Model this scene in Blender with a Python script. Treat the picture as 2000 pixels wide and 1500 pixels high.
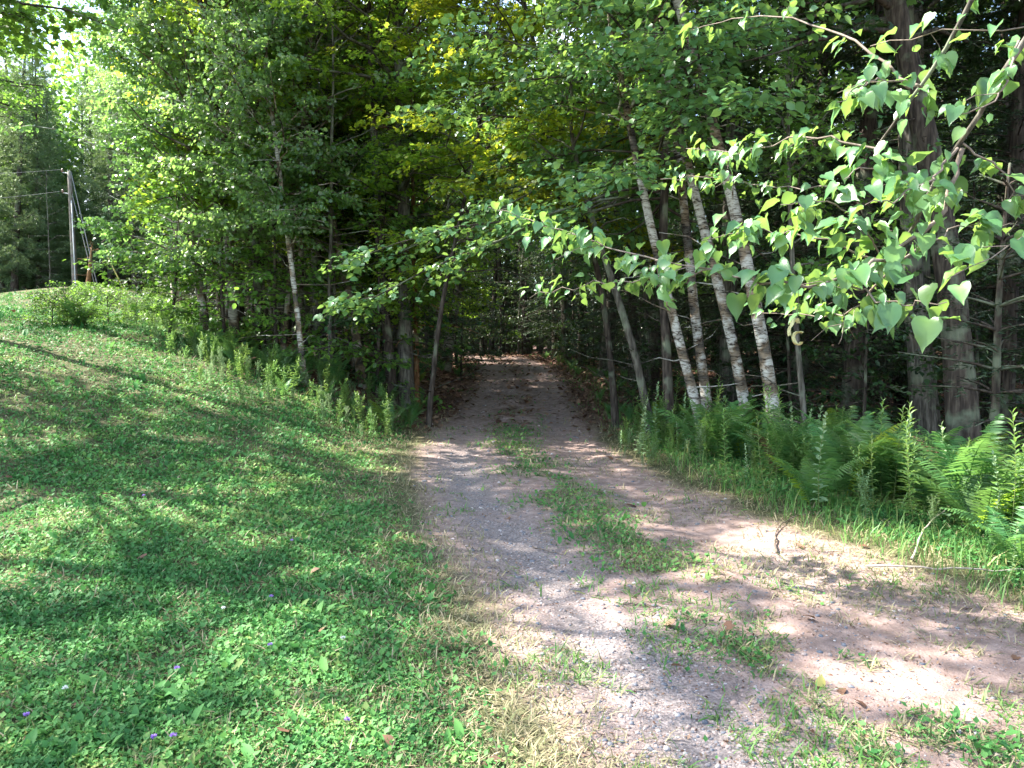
import bpy, math, random
import numpy as np
from mathutils import Vector

# ------------------------------------------------------------------ camera, sky, sun, exposure
scene = bpy.context.scene
for o in list(bpy.data.objects):
    bpy.data.objects.remove(o)
COL = scene.collection
PITCH = math.radians(3.2)
F = 1444.0
CAM = np.array([0.0, 0.0, 1.6])
cd = bpy.data.cameras.new('camera')
cam = bpy.data.objects.new('camera', cd)
COL.objects.link(cam)
cd.sensor_width = 36
cd.lens = 36 * F / 2000
cd.clip_end = 3000
cam.location = CAM
cam.rotation_euler = (math.pi / 2 - PITCH, 0, 0)
scene.camera = cam

SUN_AZ, SUN_EL = math.radians(-75), math.radians(50)
world = bpy.data.worlds.new("World")
scene.world = world
world.use_nodes = True
wn = world.node_tree
wn.nodes.clear()
sky = wn.nodes.new('ShaderNodeTexSky')
sky.sky_type = 'NISHITA'
sky.sun_disc = False
sky.sun_elevation = SUN_EL
sky.sun_rotation = SUN_AZ % (2 * math.pi)
wbg = wn.nodes.new('ShaderNodeBackground')
wbg.inputs['Strength'].default_value = 0.14
wout = wn.nodes.new('ShaderNodeOutputWorld')
# a few clouds in the sky
wtc = wn.nodes.new('ShaderNodeTexCoord')
wno = wn.nodes.new('ShaderNodeTexNoise')
wno.inputs['Scale'].default_value = 3.0
wno.inputs['Detail'].default_value = 6
wcr = wn.nodes.new('ShaderNodeValToRGB')
wcr.color_ramp.elements[0].position = 0.5
wcr.color_ramp.elements[1].position = 0.66
wmx = wn.nodes.new('ShaderNodeMixRGB')
wmx.inputs['Color2'].default_value = (4.5, 4.6, 4.8, 1)
wn.links.new(wtc.outputs['Generated'], wno.inputs['Vector'])
wn.links.new(wno.outputs['Fac'], wcr.inputs['Fac'])
wn.links.new(wcr.outputs['Color'], wmx.inputs['Fac'])
wn.links.new(sky.outputs['Color'], wmx.inputs['Color1'])
wn.links.new(wmx.outputs['Color'], wbg.inputs['Color'])
wn.links.new(wbg.outputs['Background'], wout.inputs['Surface'])

sv = Vector((math.sin(SUN_AZ) * math.cos(SUN_EL), math.cos(SUN_AZ) * math.cos(SUN_EL), math.sin(SUN_EL)))
sl = bpy.data.lights.new('sun', 'SUN')
sl.energy = 5.0
sl.angle = math.radians(0.55)
sl.color = (1.0, 0.95, 0.86)
so = bpy.data.objects.new('sun', sl)
COL.objects.link(so)
so.rotation_euler = sv.to_track_quat('Z', 'Y').to_euler()
so.location = (-20, 30, 60)

scene.view_settings.view_transform = 'Standard'
scene.view_settings.look = 'None'
scene.view_settings.gamma = 1
scene.view_settings.exposure = 2.5

# ------------------------------------------------------------------ helpers
rng = np.random.default_rng(7)
FWD = np.array([0, math.cos(PITCH), -math.sin(PITCH)])
UPV = np.array([0, math.sin(PITCH), math.cos(PITCH)])
RGT = np.array([1.0, 0, 0])


def at(px, py, depth):
    return CAM + depth * (FWD + RGT * (px - 1000) / F + UPV * (750 - py) / F)


def smooth(a, b, x):
    t = np.clip((np.asarray(x, float) - a) / (b - a), 0, 1)
    return t * t * (3 - 2 * t)


def _h(i, j, s):
    v = np.sin(i * 127.1 + j * 311.7 + s * 74.7) * 43758.5453
    return v - np.floor(v)


def vnoise(x, y, s=0):
    x = np.asarray(x, float); y = np.asarray(y, float)
    i = np.floor(x); j = np.floor(y); u = x - i; v = y - j
    u = u * u * (3 - 2 * u); v = v * v * (3 - 2 * v)
    return (_h(i, j, s) * (1 - u) + _h(i + 1, j, s) * u) * (1 - v) + (_h(i, j + 1, s) * (1 - u) + _h(i + 1, j + 1, s) * u) * v


def fbm(x, y, s=0, o=4):
    r = 0; a = 0.5; f = 1; t = 0
    for k in range(o):
        r = r + a * vnoise(x * f + 17 * k, y * f - 9 * k, s + k); t += a; a *= 0.5; f *= 2.1
    return r / t


CY = [-40, 0, 2, 3.65, 5.4, 7.45, 10, 12.8, 17, 23, 29, 34, 39, 46, 60, 400]
CX = [14, 2.6, 1.85, 1.45, 1.05, 0.5, 0.08, -0.05, 0.15, 0.3, 0.0, -1.0, -3.2, -8, -20, -300]


def road_c(y):
    y = np.asarray(y, float)
    return (np.interp(y - 1, CY, CX) + np.interp(y, CY, CX) + np.interp(y + 1, CY, CX)) / 3


def terrain(x, y):
    x = np.asarray(x, float); y = np.asarray(y, float)
    u = x - road_c(np.minimum(y, 36))
    t = np.maximum(-u - 1.7, 0)
    hill = 3.05 * (1 - np.exp(-t / 7.5)) * smooth(3, 15, y)
    t2 = np.minimum(t, 3)
    z = hill * smooth(0, 1.6, t)
    z = z + 0.05 * np.clip(y - 14, 0, 19) * (1 - smooth(3, 10, t))
    z = z + 1.9 * np.exp(-((x + 23) ** 2 + (y - 42) ** 2) / 60.0)
    z = z - 0.35 * smooth(2.6, 6, u) * smooth(3, 8, y) * (1 - smooth(14, 26, y))
    z = z + 0.9 * smooth(20, 60, u) + 0.25 * (fbm(x * .25, y * .25, 3, 3) - .5) * smooth(2.5, 7, np.abs(u))
    # wheel ruts, low crown between them and small bumps
    near = 1 - smooth(20, 30, y)
    z = z - 0.035 * near * (np.exp(-((u - .85) / .32) ** 2) + np.exp(-((u + .85) / .32) ** 2))
    z = z + 0.03 * (fbm(x * 1.7, y * 1.7, 9, 3) - .5)
    return z


def T(x, y):
    return float(terrain(x, y))


def hit(px, py):
    d = (FWD + RGT * (px - 1000) / F + UPV * (750 - py) / F)
    ts = np.linspace(1.5, 90, 6000)
    P = CAM[None] + ts[:, None] * d[None]
    below = P[:, 2] < terrain(P[:, 0], P[:, 1])
    k = int(np.argmax(below)) if below.any() else 5999
    return P[k, 0], P[k, 1], ts[k]


class Geo:
    def __init__(s):
        s.V = []; s.Q = []; s.T = []; s.R = []; s.n = 0

    def add(s, v, q=None, t=None, r=0.5):
        v = np.asarray(v, float).reshape(-1, 3)
        if q is not None and len(q): s.Q.append(np.asarray(q, np.int64).reshape(-1, 4) + s.n)
        if t is not None and len(t): s.T.append(np.asarray(t, np.int64).reshape(-1, 3) + s.n)
        s.V.append(v)
        s.R.append(np.broadcast_to(np.asarray(r, float), (len(v),)).copy())
        s.n += len(v)

    def tube(s, path, rad, k=6, r=0.5, jag=0.0, cap=True):
        p = np.asarray(path, float); n = len(p)
        rad = np.broadcast_to(np.asarray(rad, float), (n,))
        tg = np.gradient(p, axis=0); tg /= np.linalg.norm(tg, axis=1)[:, None] + 1e-9
        ref = np.array([1.0, 0.13, 0]) if abs(tg[:, 2]).mean() > .6 else np.array([0.1, 0, 1.0])
        a = np.cross(tg, ref); a /= np.linalg.norm(a, axis=1)[:, None] + 1e-9
        b = np.cross(tg, a)
        th = np.arange(k) * 2 * math.pi / k
        rr = rad[:, None] * np.ones((n, k))
        if jag: rr = rr * (1 + jag * (rng.random((n, k)) - .5))
        v = p[:, None] + rr[..., None] * (np.cos(th)[None, :, None] * a[:, None] + np.sin(th)[None, :, None] * b[:, None])
        v = v.reshape(-1, 3)
        i = np.arange(n - 1)[:, None] * k; j = np.arange(k)[None]; j2 = (j + 1) % k
        q = np.stack([i + j, i + j2, i + k + j2, i + k + j], -1).reshape(-1, 4)
        t = None
        if cap:
            v = np.vstack([v, p[-1:] + tg[-1:] * rad[-1] * .5])
            e = len(v) - 1; m = (n - 1) * k
            t = np.stack([m + np.arange(k), m + (np.arange(k) + 1) % k, np.full(k, e)], -1)
        s.add(v, q, t, r)

    def leaves(s, P, A, N, L, W, tm, r):
        n = len(P)
        if n == 0: return
        tv, tf = tm[0], tm[1]
        A = A / (np.linalg.norm(A, axis=1)[:, None] + 1e-9)
        B = np.cross(N, A); B /= np.linalg.norm(B, axis=1)[:, None] + 1e-9
        N = np.cross(A, B)
        L = np.broadcast_to(L, (n,)); W = np.broadcast_to(W, (n,))
        k = len(tv)
        v = P[:, None] + A[:, None] * (tv[None, :, 0] * L[:, None])[..., None] + B[:, None] * (tv[None, :, 1] * W[:, None])[..., None] + N[:, None] * (tv[None, :, 2] * L[:, None])[..., None]
        f = (tf[None] + (np.arange(n) * k)[:, None, None]).reshape(-1, tf.shape[1])
        rr = np.repeat(np.broadcast_to(r, (n,)), k)
        if len(tm) > 2: rr = np.clip(rr + np.tile(tm[2], n), 0, 1)
        if tf.shape[1] == 3: s.add(v, None, f, rr)
        else: s.add(v, f, None, rr)

    def mesh(s, name, mat, smooth_=False):
        me = bpy.data.meshes.new(name)
        V = np.vstack(s.V).astype(np.float32)
        Q = np.vstack(s.Q) if s.Q else np.zeros((0, 4), np.int64)
        Tt = np.vstack(s.T) if s.T else np.zeros((0, 3), np.int64)
        nl = Q.size + Tt.size
        me.vertices.add(len(V)); me.vertices.foreach_set('co', V.ravel())
        me.loops.add(nl); me.loops.foreach_set('vertex_index', np.concatenate([Q.ravel(), Tt.ravel()]).astype(np.int32))
        me.polygons.add(len(Q) + len(Tt))
        me.polygons.foreach_set('loop_start', np.concatenate([np.arange(len(Q)) * 4, Q.size + np.arange(len(Tt)) * 3]).astype(np.int32))
        if smooth_: me.polygons.foreach_set('use_smooth', np.ones(len(Q) + len(Tt), bool))
        me.update(calc_edges=True)
        at_ = me.attributes.new('rnd', 'FLOAT', 'POINT')
        at_.data.foreach_set('value', np.concatenate(s.R).astype(np.float32))
        me.materials.append(mat)
        return me


def A_(rows): return np.array(rows, float)
def I_(rows): return np.array(rows, int)


DIAM = (A_([(0, 0, 0), (.42, -.5, .07), (1, 0, -.06), (.42, .5, .07)]), I_([(0, 1, 2), (0, 2, 3)]))
OVATE = (A_([(0, 0, 0), (.22, -.4, .06), (.6, -.42, .05), (1, 0, -.14), (.6, .42, .05), (.22, .4, .06), (.5, 0, -.02)]),
         I_([(6, 0, 1), (6, 1, 2), (6, 2, 3), (6, 3, 4), (6, 4, 5), (6, 5, 0)]))
OV5 = (A_([(0, 0, 0), (.25, -.46, .06), (.7, -.4, .04), (1, 0, -.12), (.7, .4, .04), (.25, .46, .06)]), I_([(0, 1, 5), (1, 2, 5), (5, 2, 4), (2, 3, 4)]))
BLADE = (A_([(0, -.5, 0), (0, .5, 0), (.55, .35, .06), (.55, -.35, .06), (1, 0, -.1)]), None)
MAPLE = (A_([(.35, 0, 0), (0, 0, .02), (.2, -.52, .0), (.45, -.24, .05), (.78, -.45, -.04), (1, 0, -.12), (.78, .45, -.04), (.45, .24, .05), (.2, .52, 0)]),
         I_([(0, i, i + 1) for i in range(1, 8)] + [(0, 8, 1)]))


def heart_tm():
    e = [(0, 0), (-.05, .16), (0, .36), (.16, .5), (.38, .54), (.6, .45), (.8, .27), (.95, .09), (1.1, 0)]
    m = [0, .02, .1, .22, .4, .6, .78, .92, 1.08]
    v = []; n = len(e)
    for i in range(n):
        dr = -.3 * m[i] ** 2
        v.append((m[i], 0, dr - .02))
    for sgn in (-1, 1):
        for i in range(n):
            a, w = e[i]
            dr = -.3 * max(a, 0) ** 2
            v.append((a, sgn * w, dr + .16 * min(w * 2, 1) - .16 * w * w * 2 + (.03 if i % 2 else -.02)))
    q = []
    for i in range(n - 1):
        q.append((i, i + 1, n + i + 1, n + i))
        q.append((i + 1, i, 2 * n + i, 2 * n + i + 1))
    return (A_(v), I_(q), np.array([.3] * n + [-.06, -.02] * n))


HEART = heart_tm()


def warp(tm, curl, skew, fold, droop):
    v = tm[0].copy()
    v[:, 1] += skew * v[:, 0] ** 2
    v[:, 2] += fold * np.abs(v[:, 1]) * 1.0 - droop * v[:, 0] ** 2 + curl * np.sin(v[:, 0] * 5 + v[:, 1] * 4) * .05
    return (v, tm[1], tm[2])


HEARTS = [HEART, warp(HEART, 1.2, .12, .25, .15), warp(HEART, -1.0, -.15, -.15, .3), warp(HEART, 1.5, .05, .5, .05)]


def rand_dirs(n, r):
    v = r.normal(size=(n, 3)); return v / np.linalg.norm(v, axis=1)[:, None]


def put(name, me, parent=None, loc=(0, 0, 0), rz=0.0, sc=1.0, label=None, cat=None, group=None, kind=None, tilt=(0, 0)):
    o = bpy.data.objects.new(name, me)
    COL.objects.link(o)
    o.location = loc; o.rotation_euler = (tilt[0], tilt[1], rz)
    o.scale = (sc, sc, sc) if not isinstance(sc, tuple) else sc
    if parent: o.parent = parent
    if label: o['label'] = label
    if cat: o['category'] = cat
    if group: o['group'] = group
    if kind: o['kind'] = kind
    return o


# ------------------------------------------------------------------ materials
def newmat(name):
    m = bpy.data.materials.new(name); m.use_nodes = True
    nt = m.node_tree; nt.nodes.clear()
    return m, nt, nt.nodes.new('ShaderNodeOutputMaterial')


def ramp(nt, stops, interp='LINEAR'):
    r = nt.nodes.new('ShaderNodeValToRGB'); r.color_ramp.interpolation = interp
    e = r.color_ramp.elements
    while len(e) < len(stops): e.new(.5)
    for i, (p, c) in enumerate(stops):
        e[i].position = p; e[i].color = (*c, 1)
    return r


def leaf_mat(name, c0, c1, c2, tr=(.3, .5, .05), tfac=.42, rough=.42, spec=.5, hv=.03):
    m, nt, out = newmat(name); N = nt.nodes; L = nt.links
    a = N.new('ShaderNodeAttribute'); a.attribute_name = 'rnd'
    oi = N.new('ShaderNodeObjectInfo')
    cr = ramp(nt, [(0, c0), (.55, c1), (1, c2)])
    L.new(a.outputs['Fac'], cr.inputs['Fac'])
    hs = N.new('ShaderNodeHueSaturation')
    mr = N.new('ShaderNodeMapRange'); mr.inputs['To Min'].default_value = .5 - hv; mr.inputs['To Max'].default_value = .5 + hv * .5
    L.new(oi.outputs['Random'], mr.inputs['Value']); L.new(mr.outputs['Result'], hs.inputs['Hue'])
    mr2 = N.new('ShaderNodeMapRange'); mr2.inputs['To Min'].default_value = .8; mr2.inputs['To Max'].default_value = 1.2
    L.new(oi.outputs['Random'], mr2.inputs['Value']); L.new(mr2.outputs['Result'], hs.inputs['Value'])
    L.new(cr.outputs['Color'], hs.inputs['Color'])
    p = N.new('ShaderNodeBsdfPrincipled'); p.inputs['Roughness'].default_value = rough; p.inputs['Specular IOR Level'].default_value = spec
    L.new(hs.outputs['Color'], p.inputs['Base Color'])
    t = N.new('ShaderNodeBsdfTranslucent')
    mc = N.new('ShaderNodeMixRGB'); mc.inputs['Fac'].default_value = .55; mc.inputs['Color2'].default_value = (*tr, 1)
    L.new(hs.outputs['Color'], mc.inputs['Color1']); L.new(mc.outputs['Color'], t.inputs['Color'])
    mx = N.new('ShaderNodeMixShader'); mx.inputs['Fac'].default_value = tfac
    L.new(p.outputs['BSDF'], mx.inputs[1]); L.new(t.outputs['BSDF'], mx.inputs[2]); L.new(mx.outputs['Shader'], out.inputs['Surface'])
    return m


def bark_mat(name, kind='brown', cols=None):
    m, nt, out = newmat(name); N = nt.nodes; L = nt.links
    tc = N.new('ShaderNodeTexCoord'); mp = N.new('ShaderNodeMapping')
    L.new(tc.outputs['Object'], mp.inputs['Vector'])
    p = N.new('ShaderNodeBsdfPrincipled'); p.inputs['Roughness'].default_value = .85; p.inputs['Specular IOR Level'].default_value = .2
    no = N.new('ShaderNodeTexNoise'); no.inputs['Detail'].default_value = 6
    L.new(mp.outputs['Vector'], no.inputs['Vector'])
    n2 = N.new('ShaderNodeTexNoise'); n2.inputs['Scale'].default_value = 2.6 if kind == 'birch' else 2.3; n2.inputs['Detail'].default_value = 5
    L.new(tc.outputs['Object'], n2.inputs['Vector'])
    bp = N.new('ShaderNodeBump'); bp.inputs['Strength'].default_value = .7; bp.inputs['Distance'].default_value = .02
    if kind == 'birch':
        mp.inputs['Scale'].default_value = (3.2, 3.2, 15); no.inputs['Scale'].default_value = 1.5; no.inputs['Distortion'].default_value = 1.4; no.inputs['Roughness'].default_value = .7
        c = cols or [(.37, (.015, .013, .011)), (.44, (.2, .17, .14)), (.51, (.47, .45, .4)), (.75, (.66, .65, .6))]
        r1 = ramp(nt, c); L.new(no.outputs['Fac'], r1.inputs['Fac'])
        r2 = ramp(nt, [(.38, (.05, .035, .025)), (.46, (.4, .27, .16)), (.54, (1, 1, 1))]); L.new(n2.outputs['Fac'], r2.inputs['Fac'])
        mx = N.new('ShaderNodeMixRGB'); mx.blend_type = 'MULTIPLY'; mx.inputs['Fac'].default_value = .85
        L.new(r1.outputs['Color'], mx.inputs['Color1']); L.new(r2.outputs['Color'], mx.inputs['Color2'])
        bp.inputs['Distance'].default_value = .008
    else:
        mp.inputs['Scale'].default_value = (16, 16, 2.6); no.inputs['Scale'].default_value = 1.5
        c = cols or [(.3, (.03, .022, .016)), (.5, (.11, .08, .06)), (.72, (.22, .18, .14))]
        r1 = ramp(nt, c); L.new(no.outputs['Fac'], r1.inputs['Fac'])
        r2 = ramp(nt, [(.52, (0, 0, 0)), (.62, (1, 1, 1))]); L.new(n2.outputs['Fac'], r2.inputs['Fac'])
        mx = N.new('ShaderNodeMixRGB'); mx.inputs['Color2'].default_value = (.2, .24, .16, 1)
        ml = N.new('ShaderNodeMath'); ml.operation = 'MULTIPLY'; ml.inputs[1].default_value = .55
        L.new(r2.outputs['Color'], ml.inputs[0]); L.new(ml.outputs[0], mx.inputs['Fac'])
        L.new(r1.outputs['Color'], mx.inputs['Color1'])
    L.new(mx.outputs['Color'], p.inputs['Base Color'])
    L.new(no.outputs['Fac'], bp.inputs['Height']); L.new(bp.outputs['Normal'], p.inputs['Normal'])
    L.new(p.outputs['BSDF'], out.inputs['Surface'])
    return m


def ramp_mat(name, stops, rough=.8, spec=.3, tfac=0.0, noise=0):
    m, nt, out = newmat(name); N = nt.nodes; L = nt.links
    a = N.new('ShaderNodeAttribute'); a.attribute_name = 'rnd'
    cr = ramp(nt, stops); L.new(a.outputs['Fac'], cr.inputs['Fac'])
    col = cr.outputs['Color']
    if noise:
        tc = N.new('ShaderNodeTexCoord'); no = N.new('ShaderNodeTexNoise'); no.inputs['Scale'].default_value = noise
        L.new(tc.outputs['Object'], no.inputs['Vector'])
        rr = ramp(nt, [(.3, (.55, .55, .55)), (.7, (1.2, 1.2, 1.2))]); L.new(no.outputs['Fac'], rr.inputs['Fac'])
        mx = N.new('ShaderNodeMixRGB'); mx.blend_type = 'MULTIPLY'; mx.inputs['Fac'].default_value = 1
        L.new(col, mx.inputs['Color1']); L.new(rr.outputs['Color'], mx.inputs['Color2']); col = mx.outputs['Color']
    p = N.new('ShaderNodeBsdfPrincipled'); p.inputs['Roughness'].default_value = rough; p.inputs['Specular IOR Level'].default_value = spec
    L.new(col, p.inputs['Base Color'])
    if tfac:
        t = N.new('ShaderNodeBsdfTranslucent'); L.new(col, t.inputs['Color'])
        mx = N.new('ShaderNodeMixShader'); mx.inputs['Fac'].default_value = tfac
        L.new(p.outputs['BSDF'], mx.inputs[1]); L.new(t.outputs['BSDF'], mx.inputs[2]); L.new(mx.outputs['Shader'], out.inputs['Surface'])
    else:
        L.new(p.outputs['BSDF'], out.inputs['Surface'])
    return m


M = {}
M['maple'] = leaf_mat('maple leaf', (.045, .11, .02), (.075, .165, .028), (.16, .25, .03), tr=(.33, .6, .07), tfac=.52)
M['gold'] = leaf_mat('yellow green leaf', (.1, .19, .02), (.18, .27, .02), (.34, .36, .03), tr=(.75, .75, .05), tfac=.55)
M['darkleaf'] = leaf_mat('shade darkened leaf', (.016, .045, .014), (.028, .07, .02), (.05, .1, .025), tr=(.1, .17, .02), tfac=.35)  # maple leaf with the gloom of the woods painted into its colour
M['lime'] = leaf_mat('lime green leaf', (.08, .17, .02), (.14, .25, .025), (.28, .35, .03), tr=(.56, .8, .07), tfac=.55)
M['birchleaf'] = leaf_mat('birch leaf', (.065, .15, .055), (.1, .21, .07), (.18, .29, .08), tr=(.42, .72, .14), tfac=.5, rough=.33, spec=.8)
M['basswood'] = leaf_mat('basswood leaf', (.06, .16, .06), (.095, .22, .085), (.16, .29, .08), tr=(.42, .62, .08), tfac=.36, rough=.36, spec=.6, hv=.0)
M['spruce'] = leaf_mat('spruce needle', (.02, .05, .022), (.032, .07, .03), (.06, .1, .04), tr=(.08, .14, .04), tfac=.15, rough=.5)
M['pine'] = leaf_mat('pine needle', (.07, .14, .06), (.11, .2, .085), (.17, .27, .1), tr=(.3, .42, .12), tfac=.35, rough=.45)
M['fern'] = leaf_mat('fern frond', (.05, .14, .045), (.07, .18, .055), (.12, .24, .06), tr=(.26, .48, .09), tfac=.42, rough=.45)
M['weed'] = leaf_mat('weed leaf', (.06, .15, .045), (.095, .21, .06), (.16, .28, .07), tr=(.36, .55, .09), tfac=.38)
M['paleweed'] = leaf_mat('pale glaucous weed leaf', (.12, .22, .12), (.18, .3, .17), (.26, .38, .2), tr=(.4, .55, .2), tfac=.35)
M['grass'] = ramp_mat('grass blade', [(0, (.06, .16, .035)), (.5, (.11, .25, .055)), (.85, (.15, .24, .06)), (1, (.3, .28, .1))], .5, .4, .35)
M['clover'] = ramp_mat('clover leaf', [(0, (.045, .15, .04)), (.5, (.085, .235, .06)), (.9, (.14, .3, .075)), (1, (.24, .33, .1))], .6, .2, .3)
M['dry'] = ramp_mat('dry grass', [(0, (.12, .15, .06)), (.4, (.2, .19, .1)), (1, (.4, .33, .21))], .7, .25, .25)
M['litter'] = ramp_mat('dead leaf', [(0, (.07, .035, .022)), (.5, (.15, .075, .045)), (1, (.3, .19, .12))], .7, .3, .15)
M['pebble'] = ramp_mat('pebble', [(0, (.1, .115, .145)), (.3, (.2, .195, .205)), (.5, (.27, .215, .195)), (.8, (.33, .235, .2)), (.92, (.4, .36, .34)), (1, (.5, .46, .44))], .75, .35, noise=60)
M['stick'] = ramp_mat('dead wood', [(0, (.08, .06, .05)), (.5, (.2, .16, .13)), (1, (.42, .37, .31))], .8, .2, noise=30)
M['stem'] = ramp_mat('green stem', [(0, (.08, .14, .04)), (1, (.2, .22, .08))], .6, .3)
M['birch'] = bark_mat('white birch bark', 'birch')
M['greybirch'] = bark_mat('grey birch bark', 'birch', [(.3, (.03, .028, .024)), (.42, (.14, .125, .1)), (.55, (.27, .25, .2)), (.8, (.42, .4, .34))])
M['bark'] = bark_mat('brown bark', 'brown', [(.3, (.014, .011, .009)), (.5, (.05, .038, .03)), (.72, (.11, .09, .07))])
M['greybark'] = bark_mat('grey lichen bark', 'brown', [(.3, (.025, .022, .018)), (.5, (.085, .075, .06)), (.72, (.19, .175, .145))])
M['redbark'] = bark_mat('orange brown bark', 'brown', [(.3, (.05, .025, .012)), (.5, (.18, .09, .04)), (.72, (.33, .2, .1))])
M['pole'] = bark_mat('weathered pole wood', 'brown', [(.3, (.07, .06, .05)), (.5, (.15, .13, .11)), (.72, (.24, .215, .185))])


def ground_mat(name):
    m, nt, out = newmat(name); N = nt.nodes; L = nt.links
    tc = N.new('ShaderNodeTexCoord')

    def attr(n):
        a = N.new('ShaderNodeAttribute'); a.attribute_name = n; return a.outputs['Fac']

    def noise(sc, det=6):
        n = N.new('ShaderNodeTexNoise'); n.inputs['Scale'].default_value = sc; n.inputs['Detail'].default_value = det
        L.new(tc.outputs['Object'], n.inputs['Vector']); return n.outputs['Fac']

    def mix(f, a, b, bl='MIX'):
        x = N.new('ShaderNodeMixRGB'); x.blend_type = bl
        for s_, v in (('Fac', f), ('Color1', a), ('Color2', b)):
            if isinstance(v, (int, float)): x.inputs[s_].default_value = v
            elif isinstance(v, tuple): x.inputs[s_].default_value = (*v, 1)
            else: L.new(v, x.inputs[s_])
        return x.outputs['Color']
    n1 = noise(9, 8); n2 = noise(.9, 6); n3 = noise(70, 4)
    dirt = ramp(nt, [(.3, (.17, .115, .095)), (.5, (.27, .185, .155)), (.7, (.37, .27, .235))]); L.new(n1, dirt.inputs['Fac'])
    gr = ramp(nt, [(.25, (.1, .09, .095)), (.5, (.2, .17, .165)), (.75, (.34, .29, .275))]); L.new(n3, gr.inputs['Fac'])
    vo = N.new('ShaderNodeTexVoronoi'); vo.inputs['Scale'].default_value = 55; L.new(tc.outputs['Object'], vo.inputs['Vector'])
    vr = ramp(nt, [(0, (.22, .2, .21)), (.5, (.42, .38, .36)), (.8, (.6, .5, .46)), (1, (.75, .7, .68))])
    L.new(vo.outputs['Color'], vr.inputs['Fac'])
    vg = mix(.8, gr.outputs['Color'], vr.outputs['Color'], 'OVERLAY')
    hsv = N.new('ShaderNodeHueSaturation'); hsv.inputs['Saturation'].default_value = .6; L.new(vg, hsv.inputs['Color'])
    base = mix(attr('gravel'), dirt.outputs['Color'], hsv.outputs['Color'])
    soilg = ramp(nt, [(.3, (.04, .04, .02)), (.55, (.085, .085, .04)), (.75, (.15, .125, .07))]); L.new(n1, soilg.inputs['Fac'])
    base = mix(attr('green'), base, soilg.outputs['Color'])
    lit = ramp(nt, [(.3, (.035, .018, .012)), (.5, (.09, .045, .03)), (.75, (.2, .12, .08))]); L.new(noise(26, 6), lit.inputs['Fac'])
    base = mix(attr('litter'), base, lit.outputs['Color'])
    p = N.new('ShaderNodeBsdfPrincipled'); p.inputs['Roughness'].default_value = .95; p.inputs['Specular IOR Level'].default_value = .15
    L.new(base, p.inputs['Base Color'])
    bp = N.new('ShaderNodeBump'); bp.inputs['Strength'].default_value = .6; bp.inputs['Distance'].default_value = .02
    L.new(n3, bp.inputs['Height']); L.new(bp.outputs['Normal'], p.inputs['Normal'])
    L.new(p.outputs['BSDF'], out.inputs['Surface'])
    return m


# ------------------------------------------------------------------ ground and track
EX = [-80, -30, -21, -17, -13, -9, -7, -5.2, -4, -2.8, -1]
EY = [46, 52, 50, 38, 28, 20.5, 17.6, 15.2, 14.2, 14.6, 15.5]


def in_forest(x, y):
    """1 inside the woods (both sides of the track)"""
    x = np.asarray(x, float); y = np.asarray(y, float)
    u = x - road_c(y)
    left = (u < -1.9) & (y > np.interp(x, EX, EY))
    re = np.interp(y, [-20, 3, 5, 7, 9, 12, 16, 60], [9, 5.6, 5.0, 4.0, 3.3, 2.9, 2.5, 2.5])
    right = (u > np.where(y < 12, re + .2 - 0 * y, re)) & (x > np.where(y < 12, re, -99))
    left2 = (x < -17 + 0 * y) & (y < 14) & (x < -17)
    return left | right | left2


def lateral(x, y):
    return x - road_c(y)


def masks(x, y):
    u = lateral(x, y)
    nz = fbm(x * 1.3, y * 1.3, 21, 4) - .5
    nf = fbm(x * 5, y * 5, 31, 3) - .5
    wl = np.exp(-((u + .85) / .42) ** 2); wr = np.exp(-((u - .85) / .42) ** 2)
    rut = np.maximum(wl, wr)
    edge_l = 1.5 + .5 * nz; edge_r = 1.55 + .6 * nz + .5 * (1 - smooth(3, 9, y))
    inside = smooth(-.12, .25, u + edge_l) * smooth(-.12, .25, edge_r - u)
    strip = np.exp(-((u) / .38) ** 2) * smooth(-.08, .12, nz + .02 + .05 * np.sin(y * 1.1) + .3 * nf) * (1 - smooth(15, 20, y))
    track = inside * (1 - .55 * strip)
    gravel = inside * np.clip(wl * .8 * smooth(-.25, .1, nz + .12) * (1 - smooth(9, 15, y)) + .35 * wr * smooth(0, .2, nz) + .15, 0, 1)
    forest = in_forest(x, y).astype(float)
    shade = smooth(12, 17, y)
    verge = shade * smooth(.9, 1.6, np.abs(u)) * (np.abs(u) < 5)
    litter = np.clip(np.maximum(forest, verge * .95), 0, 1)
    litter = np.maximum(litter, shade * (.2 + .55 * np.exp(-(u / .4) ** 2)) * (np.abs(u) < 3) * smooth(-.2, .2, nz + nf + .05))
    # green is whatever neither track nor litter covers
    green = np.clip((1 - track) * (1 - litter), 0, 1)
    return inside, track, gravel, green, litter, strip, nz, nf, u


def axis(lo, hi, a, b, step, g=1.09):
    c = list(np.arange(a, b, step)); s = step; v = c[-1]
    while v < hi: s *= g; v += s; c.append(v)
    s = step; v = a; pre = []
    while v > lo: s *= g; v -= s; pre.append(v)
    return np.array(pre[::-1] + c)


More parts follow.
